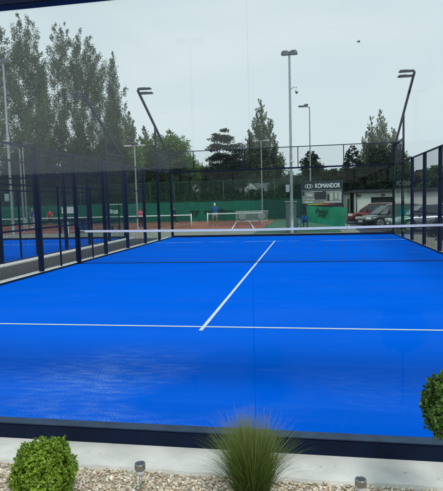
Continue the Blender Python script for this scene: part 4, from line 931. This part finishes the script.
# ------------------------------------------------------------------ cars
def car(px, py, Z, heading, L, W, H, paint, label, estate=False, name='parked_car'):
    p = at(px, py, Z); t = empty(name, (p[0], p[1], GZ), heading, label, 'car')   # +X = nose
    h = L/2; wb = L*.30; rw = .325; belt = H*.62
    # body loft: stations (x, half width, z low, z shoulder, z top)
    st = [(-h, .72, .45, .62, .70), (-h+.06, .80, .30, .70, belt*.93), (-h+.35, .88, .24, .74, belt*1.0), (-wb, .90, .22, .74, belt), (0, .91, .22, .74, belt*.985), (wb-.35, .90, .22, .74, belt*.96), (wb+.12, .90, .22, .72, belt*.90), (h-.42, .87, .24, .68, belt*.82), (h-.14, .78, .26, .62, belt*.72), (h, .62, .36, .56, .60)]
    m = MB(); vs = []; K = 7
    for x, w, z0, zs, zt in st:
        w = w*W/1.8
        vs += [(x, 0, z0), (x, w*.86, z0), (x, w, (z0+zs)/2), (x, w*.985, zs), (x, w*.93, zt-.03), (x, w*.80, zt), (x, 0, zt+.025)]
    m.add(vs, [(i*K+j, i*K+j+1, (i+1)*K+j+1, (i+1)*K+j) for i in range(len(st)-1) for j in range(K-1)]+[tuple(range(K))[::-1], tuple(range((len(st)-1)*K, len(st)*K))], 0, True)
    v2 = [(x, -y, z) for x, y, z in vs]; m.add(v2, [(i*K+j, (i+1)*K+j, (i+1)*K+j+1, i*K+j+1) for i in range(len(st)-1) for j in range(K-1)]+[tuple(range(K)), tuple(range((len(st)-1)*K, len(st)*K))[::-1]], 0, True)
    m.build('body', paint, t)
    # cabin glass
    w = W/2; r0 = -h+(.12 if estate else .28); r1 = -h+(.42 if estate else .75); f1 = wb*.28; f0 = wb*.98
    bz = belt-.02; tz = H-.06
    bot = [(r0, .80), (r0+.3, .88), (f0-.5, .87), (f0, .70)]; top = [(r1, .62), (r1+.3, .70), (f1-.1, .68), (f1+.12, .58)]
    vs = [(x, y*w, bz) for x, y in bot]+[(x, y*w, tz) for x, y in top]; vs += [(x, -y, z) for x, y, z in vs]
    fs = []
    for i in range(3): fs += [(i, i+1, 5+i, 4+i), (8+i, 12+i, 13+i, 9+i)]
    fs += [(3, 11, 15, 7), (0, 4, 12, 8)]
    MB().add(vs, fs).build('windows', DARKGLASS, t)
    # roof skin
    rs = MB(); vs = []
    pr = [(r1-.04, .62, tz-.01), (r1+.12, .68, H-.015), (0-.1, .70, H), (f1-.15, .68, H-.02), (f1+.14, .58, tz-.01)]
    for x, y, z in pr: vs += [(x, -y*w, z-.05), (x, -y*w*.86, z+.01), (x, 0, z+.03), (x, y*w*.86, z+.01), (x, y*w, z-.05)]
    rs.add(vs, [(i*5+j, (i+1)*5+j, (i+1)*5+j+1, i*5+j+1) for i in range(4) for j in range(4)], 0, True); rs.build('roof', paint, t)
    pl = MB()
    for s in (-1, 1):
        for a_, b_, q in (((f0, .70), (f1+.12, .58), .035), ((r0+.02, .80), (r1, .62), .05), (((r0+f0)/2+.05, .885), ((r1+f1)/2+.05, .70), .03), ((r0+.62, .885), (r1+.42, .70), .03)):
            pl.tube([(a_[0], s*a_[1]*w, bz), (b_[0], s*b_[1]*w, tz)], q, 6)
    pl.build('pillars', paint, t)
    for sx_ in (-1, 1):
        for s in (-1, 1):
            x = sx_*wb*1.02; y = s*(w-.11)
            MB().lathe([(rw+.055, -.02), (rw+.055, .118)], (x, y, .36), 24, M=Matrix.Rotation(-s*PI/2, 3, 'X')).lathe([(0, .112), (rw+.05, .113)], (x, y, .36), 24, M=Matrix.Rotation(-s*PI/2, 3, 'X')).build('wheel_arch', BLACK, t)
            wh = MB().lathe([(.20, .125), (rw-.04, .13), (rw, .10), (rw, -.1)], (x, y, rw), 24, M=Matrix.Rotation(-s*PI/2, 3, 'X')).build('wheel', BLACK, t)
            rm = MB(); Mx = Matrix.Rotation(-s*PI/2, 3, 'X'); rm.lathe([(.0, .128), (.05, .132), (.055, .12)], (x, y, rw), 16, M=Mx); rm.lathe([(.17, .124), (.205, .134), (.215, .126)], (x, y, rw), 24, M=Mx)
            for q in range(5):
                a_ = q*2*PI/5; v = Vector((x+math.cos(a_)*.115, y+s*.128, rw+math.sin(a_)*.115)); rm.box(v, (.19, .016, .045), Matrix.Rotation(-a_, 3, 'Y'))
            rm.build('rim', mat('alloy', (.55, .57, .58), .3, .7), wh)
    HLm = mat('headlamp', (.75, .78, .8), .12)
    for s in (-1, 1):
        MB().box((h-.20, s*w*.74, .665*H/1.5), (.30, .26, .14), Matrix.Rotation(-s*.5, 3, 'Z')).build('headlight', HLm, t)
        MB().box((-h+.12, s*w*.80, .85*H/1.5), (.16, .18, .22)).build('tail_light', mat('red_lens', (.4, .01, .01), .2), t)
        MB().bbev((f0-.62, s*(w+.02)-.09, belt+.02), (f0-.48, s*(w+.02)+.09, belt+.15), .03).build('mirror', paint, t)
    MB().bbev((h-.06, -.42*W/1.8, .40), (h+.012, .42*W/1.8, .56), .01).build('grille', BLACK, t)
    MB().bbev((h-.03, -.26, .42), (h+.028, .26, .53), .004).build('number_plate', WHITE, t)
    MB().bbev((h-.30, -.70*w/.9, .22), (h-.02, .70*w/.9, .34), .02).build('lower_bumper', BLACK, t)
    return t
def carpaint(name, c, metal=.3):
    m = mat(name, c, .28, metal, .06, 3, spec=.6); b = m.node_tree.nodes['Principled BSDF']; b.inputs['Coat Weight'].default_value = .6; b.inputs['Coat Roughness'].default_value = .05; return m
car(376, 224, 38.5, R(176), 4.1, 1.75, 1.52, carpaint('red_paint', (.20, .012, .02)), 'dark red hatchback parked in front of the white building')
car(392, 226, 32.5, R(202), 4.35, 1.8, 1.50, carpaint('dark_grey_paint', (.028, .034, .038)), 'dark grey hatchback parked nose-left in front of the red one')
car(430, 226, 28.5, R(187), 4.6, 1.82, 1.50, carpaint('silver_paint', (.26, .30, .33), .6), 'silver estate car parked behind the right mesh fence', True)
car(345, 224, 47, R(184), 4.3, 1.8, 1.48, carpaint('pale_silver_paint', (.36, .39, .40), .5), 'pale silver car half hidden behind the advertising board')
p = at_Y(402.5, 216, 14.5); t = empty('post_box', (p[0], 14.5, GZ), 0, 'small bright blue box on a grey post outside the far right court corner', 'box')
MB().bbev((-.17, -.10, .98), (.17, .10, 1.30), .02).build('box', mat('blue_plastic', (.01, .20, .36), .5), t)
MB().bbev((-.19, -.13, 1.30), (.19, .12, 1.335), .01).build('lid', mat('blue_lid', (.01, .12, .24), .5), t); MB().tube([(0, 0, 0), (0, 0, .98)], .03, 8).build('post', DSTEEL, t)

# ------------------------------------------------------------------ people
def skinmesh(joints, edges, name, m, parent, root=0, sub=2):
    me = bpy.data.meshes.new(name); me.from_pydata([j[0] for j in joints], edges, []); o = bpy.data.objects.new(name, me); col.objects.link(o)
    sk = o.modifiers.new('s', 'SKIN'); sk.use_smooth_shade = True
    for i, j in enumerate(joints):
        rr = j[1]; me.skin_vertices[0].data[i].radius = rr if isinstance(rr, tuple) else (rr, rr)
    me.skin_vertices[0].data[root].use_root = True
    ss = o.modifiers.new('b', 'SUBSURF'); ss.levels = sub; ss.render_levels = sub
    bpy.context.view_layer.update(); e = bpy.data.meshes.new_from_object(o.evaluated_get(bpy.context.evaluated_depsgraph_get())); bpy.data.objects.remove(o); bpy.data.meshes.remove(me)
    e.name = name; e.materials.clear(); e.materials.append(m)
    for pp in e.polygons: pp.use_smooth = True
    q = bpy.data.objects.new(name, e); col.objects.link(q); q.parent = parent; return q
def person(px, py, Z, rz, H, label, shirt, bottoms, shortp, hair, pose, sleeves='short', cap=None, racket=False):
    p = at(px, py, Z); t = empty('person', (p[0], p[1], GZ), rz, label, 'person'); k = H/1.75   # faces -Y
    J = lambda x, y, z: (x*k, y*k, z*k)
    P_ = dict(hL=(.10, 0, .92), kL=(.11, -.03, .50), aL=(.12, .02, .09), tL=(.13, -.15, .03), hR=(-.10, 0, .92), kR=(-.11, -.03, .50), aR=(-.12, .02, .09), tR=(-.13, -.15, .03),
              sL=(.18, 0, 1.42), eL=(.25, .03, 1.14), wL=(.26, -.08, .90), sR=(-.18, 0, 1.42), eR=(-.25, .03, 1.14), wR=(-.26, -.08, .90), lean=(0, 0, 0))
    P_.update(pose)
    names = ['pel', 'wai', 'che', 'nek', 'hd0', 'hd1', 'hd2']; lx, ly, _ = P_['lean']
    pts = {'pel': ((0, 0, .96), (.135, .10)), 'wai': ((lx*.3, ly*.3, 1.10), (.12, .09)), 'che': ((lx*.8, ly*.8, 1.33), (.155, .105)), 'nek': ((lx, ly, 1.49), .052), 'hd0': ((lx, ly-.015, 1.57), (.065, .075)), 'hd1': ((lx, ly-.012, 1.66), (.075, .092)), 'hd2': ((lx, ly, 1.73), (.05, .06))}
    for s in 'LR':
        pts['h'+s] = (P_['h'+s], .092); pts['k'+s] = (P_['k'+s], .056); kk = P_['k'+s]; aa = P_['a'+s]
        pts['c'+s] = (tuple(kk[i]*.65+aa[i]*.35 for i in range(3)), .055); pts['a'+s] = (aa, .037); pts['t'+s] = (P_['t'+s], (.042, .028))
        pts['s'+s] = (P_['s'+s], .058); pts['e'+s] = (P_['e'+s], .038); pts['w'+s] = (P_['w'+s], .026)
    order = list(pts); idx = {n_: i for i, n_ in enumerate(order)}
    jo = [(J(*pts[n_][0]), tuple(q*k for q in pts[n_][1]) if isinstance(pts[n_][1], tuple) else pts[n_][1]*k) for n_ in order]
    ed = [('pel', 'wai'), ('wai', 'che'), ('che', 'nek'), ('nek', 'hd0'), ('hd0', 'hd1'), ('hd1', 'hd2')]
    for s in 'LR': ed += [('pel', 'h'+s), ('h'+s, 'k'+s), ('k'+s, 'c'+s), ('c'+s, 'a'+s), ('a'+s, 't'+s), ('che', 's'+s), ('s'+s, 'e'+s), ('e'+s, 'w'+s)]
    # hands: palm, four fingers, thumb as skinned chains rooted in the wrist
    extra = []
    for s in 'LR':
        w = Vector(P_['w'+s]); e = Vector(P_['e'+s]); d = (w-e).normalized(); sd = d.cross(Vector((0, 1, .2))).normalized()
        pm = w+d*.07; n0 = len(jo); jo.append((J(*pm), (.032*k, .016*k))); extra.append((idx['w'+s], n0))
        for q in range(4):
            b_ = pm+sd*(.027-.018*q)+d*.03; f_ = b_+d*(.05+.008*(q in (1, 2)))+Vector((0, -.02, 0)); i0 = len(jo); jo.append((J(*b_), .009*k)); jo.append((J(*f_), .007*k)); extra += [(n0, i0), (i0, i0+1)]
        th = w+d*.03+sd*.045; i0 = len(jo); jo.append((J(*th), .010*k)); jo.append((J(*(th+d*.04)), .008*k)); extra += [(n0, i0), (i0, i0+1)]
    skinmesh(jo, [(idx[a_], idx[b_]) for a_, b_ in ed]+extra, 'body', SKIN, t, 0, 1)
    sm = mat('shirt_cloth', shirt, .85, 0, .1, 20); bmn = mat('trouser_cloth', bottoms, .85, 0, .1, 20)
    def V(n_): return Vector(pts[n_][0])
    js = [(V('pel')+Vector((0, 0, -.02)), (.175, .140)), (V('wai'), (.165, .135)), (V('che'), (.215, .170)), (V('nek')+Vector((0, 0, -.03)), (.095, .09))]; es = [(0, 1), (1, 2), (2, 3)]
    for s in 'LR':
        i0 = len(js); f_ = .62 if sleeves == 'short' else 1.; js.append((V('s'+s), .088)); js.append((V('s'+s)*(1-f_)+V('e'+s)*f_, .070 if sleeves == 'short' else .058)); es += [(2, i0), (i0, i0+1)]
        if sleeves != 'short': js.append((V('e'+s)*.08+V('w'+s)*.92, .040)); es.append((i0+1, i0+2))
    skinmesh([(J(*a_), tuple(q*k for q in b_) if isinstance(b_, tuple) else b_*k) for a_, b_ in js], es, 'shirt', sm, t, 0, 1)
    js = [(V('pel')+Vector((0, 0, .01)), (.168, .134))]; es = []
    for s in 'LR':
        i0 = len(js); js.append((V('h'+s), .120))
        if shortp: js.append((V('h'+s)*.22+V('k'+s)*.78, .088)); es += [(0, i0), (i0, i0+1)]
        else: js += [(V('k'+s), .075), (V('c'+s), .070), (V('a'+s)+Vector((0, 0, .02)), .056)]; es += [(0, i0), (i0, i0+1), (i0+1, i0+2), (i0+2, i0+3)]
    skinmesh([(J(*a_), tuple(q*k for q in b_) if isinstance(b_, tuple) else b_*k) for a_, b_ in js], es, 'shorts' if shortp else 'trousers', bmn, t, 0, 1)
    # hair or cap: cap over skull, shoes, face
    hx, hy = lx*k, ly*k
    prof = [(.088*k*math.cos(q), 1.665*k+.105*k*math.sin(q)) for q in np.linspace(-.15, PI/2, 7)]
    mh = MB(); mh.lathe(prof, (hx, hy+.012*k, 0), 16, M=Matrix.Diagonal((.95, 1.1, 1))); mh.bbev((hx-.07*k, hy+.05*k, 1.56*k), (hx+.07*k, hy+.10*k, 1.70*k), .03*k)
    mh.build('cap' if cap else 'hair', mat('head_cover', cap or hair, .8), t)
    if cap: MB().bbev((hx-.06*k, hy-.17*k, 1.665*k), (hx+.06*k, hy-.06*k, 1.68*k), .004).build('cap_peak', mat('cap_peak', cap, .8), t)
    fc = MB()
    for s in (-1, 1): fc.lathe([(0, .006*k), (.010*k, .003*k), (.012*k, 0)], (hx+s*.032*k, hy-.098*k, 1.655*k), 8, M=Matrix.Rotation(PI/2, 3, 'X'))
    fc.bbev((hx-.022*k, hy-.094*k, 1.588*k), (hx+.022*k, hy-.086*k, 1.596*k), .001); fc.build('facial_features', mat('dark_features', (.09, .05, .04), .6), t)
    ns = MB(); ns.add([(hx-.012*k, hy-.092*k, 1.612*k), (hx+.012*k, hy-.092*k, 1.612*k), (hx, hy-.122*k, 1.618*k), (hx, hy-.096*k, 1.655*k)], [(0, 1, 2), (1, 3, 2), (0, 2, 3)]); ns.build('nose', SKIN, t)
    for s in 'LR':
        a_ = V('a'+s); b_ = V('t'+s); sh = MB(); sh.tube([J(a_.x, a_.y+.05, .05), J((a_.x+b_.x)/2, (a_.y+b_.y)/2, .05), J(b_.x, b_.y, .035), J(b_.x, b_.y-.04, .03)], [.045*k, .052*k, .045*k, .02*k], 10); sh.build('shoe', WHITE, t)
    if racket:
        w = Vector(P_['wR']); q = w+Vector((-.12, -.12, .10)); c_ = w+Vector((-.30, -.3, .26)); rk = MB(); rk.tube([J(*w), J(*q)], .014, 6)
        rk.tube([J(*(c_+Vector((math.cos(a_)*.12, 0, math.sin(a_)*.15)))) for a_ in np.linspace(0, 2*PI, 17)], .01, 5, False); rk.tube([J(*q), J(*(c_+Vector((.08, 0, -.1))))], .01, 5); r_ = rk.build('tennis_racket', DSTEEL, None); r_.location = t.location; r_.rotation_euler = t.rotation_euler
        tag(r_, 'tennis racket held up by the man in the blue shirt', 'racket')
    return t
person(215.3, 229.5, 41, R(200), 1.82, 'man in blue shirt, white shorts and white cap seen from behind on the clay court', (.02, .10, .32), (.62, .64, .64), True, (.5, .5, .5),
       dict(eR=(-.22, -.12, 1.22), wR=(-.16, -.32, 1.38), eL=(.22, -.14, 1.20), wL=(.05, -.30, 1.32), kL=(.16, -.02, .50), aL=(.19, .05, .09), tL=(.20, -.11, .03), kR=(-.14, -.03, .50), aR=(-.17, .0, .09), tR=(-.18, -.15, .03)), cap=(.7, .7, .7), racket=True)
person(50.8, 229.8, 46, R(20), 1.68, 'person in a red shirt and dark shorts behind the left fences', (.55, .035, .03), (.02, .025, .05), True, (.06, .04, .03), dict(eL=(.26, -.10, 1.16), wL=(.18, -.30, 1.10)))
person(33.0, 229.5, 47, R(-30), 1.78, 'person in blue shirt half hidden behind a fence post at far left', (.03, .10, .30), (.30, .34, .42), False, (.35, .30, .25), dict(eR=(-.24, -.1, 1.18), wR=(-.12, -.25, 1.28)))
person(141.2, 231.0, 40, R(10), 1.58, 'person in a pink long-sleeved top and black trousers facing the courts', (.55, .10, .16), (.012, .014, .022), False, (.05, .035, .03), dict(eL=(.27, 0, 1.16), wL=(.16, -.16, 1.02), eR=(-.27, 0, 1.16), wR=(-.14, -.16, 1.04)), sleeves='long')
person(175.0, 226.5, 46, R(-70), 1.58, 'person in dark navy clothing striding near the left end of the tennis net', (.012, .03, .10), (.012, .02, .05), False, (.04, .03, .02), dict(kL=(.11, -.16, .52), aL=(.11, -.20, .09), tL=(.11, -.36, .03), kR=(-.11, .06, .50), aR=(-.11, .30, .12), tR=(-.11, .18, .04), eL=(.22, .10, 1.20), wL=(.20, -.05, 1.02), eR=(-.22, -.10, 1.18), wR=(-.18, -.32, 1.15)), sleeves='long')

# bird
p = at(358.7, 42, 60); t = empty('bird', tuple(p), R(30), 'small dark bird high in the open sky', 'bird')
b_ = MB(); b_.tube([(-.22, 0, 0), (-.1, 0, .02), (.05, 0, .03), (.16, 0, .04), (.22, 0, .03)], [.02, .07, .09, .06, .01], 8); b_.build('body', BLACK, t)
for s in (-1, 1): MB().add([(.08, 0, .05), (-.06, 0, .05), (-.10, s*.18, .16), (-.12, s*.36, .10), (.02, s*.20, .18)], [(0, 1, 2, 4), (2, 3, 4)]).build('wing', BLACK, t)
MB().add([(-.18, -.03, 0), (-.18, .03, 0), (-.34, .06, 0), (-.34, -.06, 0)], [(0, 1, 2, 3)]).build('tail', BLACK, t)

# ------------------------------------------------------------------ sky and light
w = bpy.data.worlds.new('World'); scene.world = w; w.use_nodes = True; nt = w.node_tree; bg = nt.nodes['Background']
sky = nt.nodes.new('ShaderNodeTexSky'); sky.sky_type = 'NISHITA'; sky.sun_disc = False; sky.sun_elevation = R(52); sky.sun_rotation = R(150); sky.air_density = 1; sky.dust_density = 3
sc = nt.nodes.new('ShaderNodeVectorMath'); sc.operation = 'SCALE'; sc.inputs['Scale'].default_value = .10; nt.links.new(sky.outputs[0], sc.inputs[0])
tc = nt.nodes.new('ShaderNodeTexCoord'); n = nt.nodes.new('ShaderNodeTexNoise'); n.inputs['Scale'].default_value = 2.2; n.inputs['Detail'].default_value = 6; n.inputs['Distortion'].default_value = .6; mp = nt.nodes.new('ShaderNodeMapping'); mp.inputs['Scale'].default_value = (1, 1, 2.6); nt.links.new(tc.outputs['Generated'], mp.inputs['Vector']); nt.links.new(mp.outputs[0], n.inputs['Vector'])
cr = nt.nodes.new('ShaderNodeValToRGB'); e = cr.color_ramp.elements; e[0].position = .35; e[1].position = .7; e[0].color = (.655, .785, .82, 1); e[1].color = (.76, .865, .895, 1); nt.links.new(n.outputs['Fac'], cr.inputs['Fac'])
mx = nt.nodes.new('ShaderNodeMix'); mx.data_type = 'RGBA'; mx.inputs['Factor'].default_value = .93; nt.links.new(sc.outputs[0], mx.inputs[6]); nt.links.new(cr.outputs['Color'], mx.inputs[7])
nt.links.new(mx.outputs[2], bg.inputs['Color']); bg.inputs['Strength'].default_value = 1.0
sd = bpy.data.lights.new('Sun', 'SUN'); sd.energy = 1.55; sd.angle = R(14); sd.color = (1, .97, .92)
so = bpy.data.objects.new('Sun', sd); col.objects.link(so); so.rotation_euler = (R(38), 0, R(30))

cd = bpy.data.cameras.new('Camera'); cd.sensor_fit = 'HORIZONTAL'; cd.sensor_width = 36; cd.lens = F_PX*36/443; cd.clip_start = .05; cd.clip_end = 3000
co = bpy.data.objects.new('Camera', cd); col.objects.link(co)
co.matrix_world = Matrix(((_r2[0], _u2[0], -_fw[0], CAM[0]), (_r2[1], _u2[1], -_fw[1], CAM[1]), (_r2[2], _u2[2], -_fw[2], CAM[2]), (0, 0, 0, 1)))
scene.camera = co
scene.view_settings.view_transform = 'Standard'; scene.view_settings.look = 'None'; scene.view_settings.exposure = 0
scene.cycles.transparent_max_bounces = 24; scene.cycles.max_bounces = 6; scene.cycles.use_denoising = True
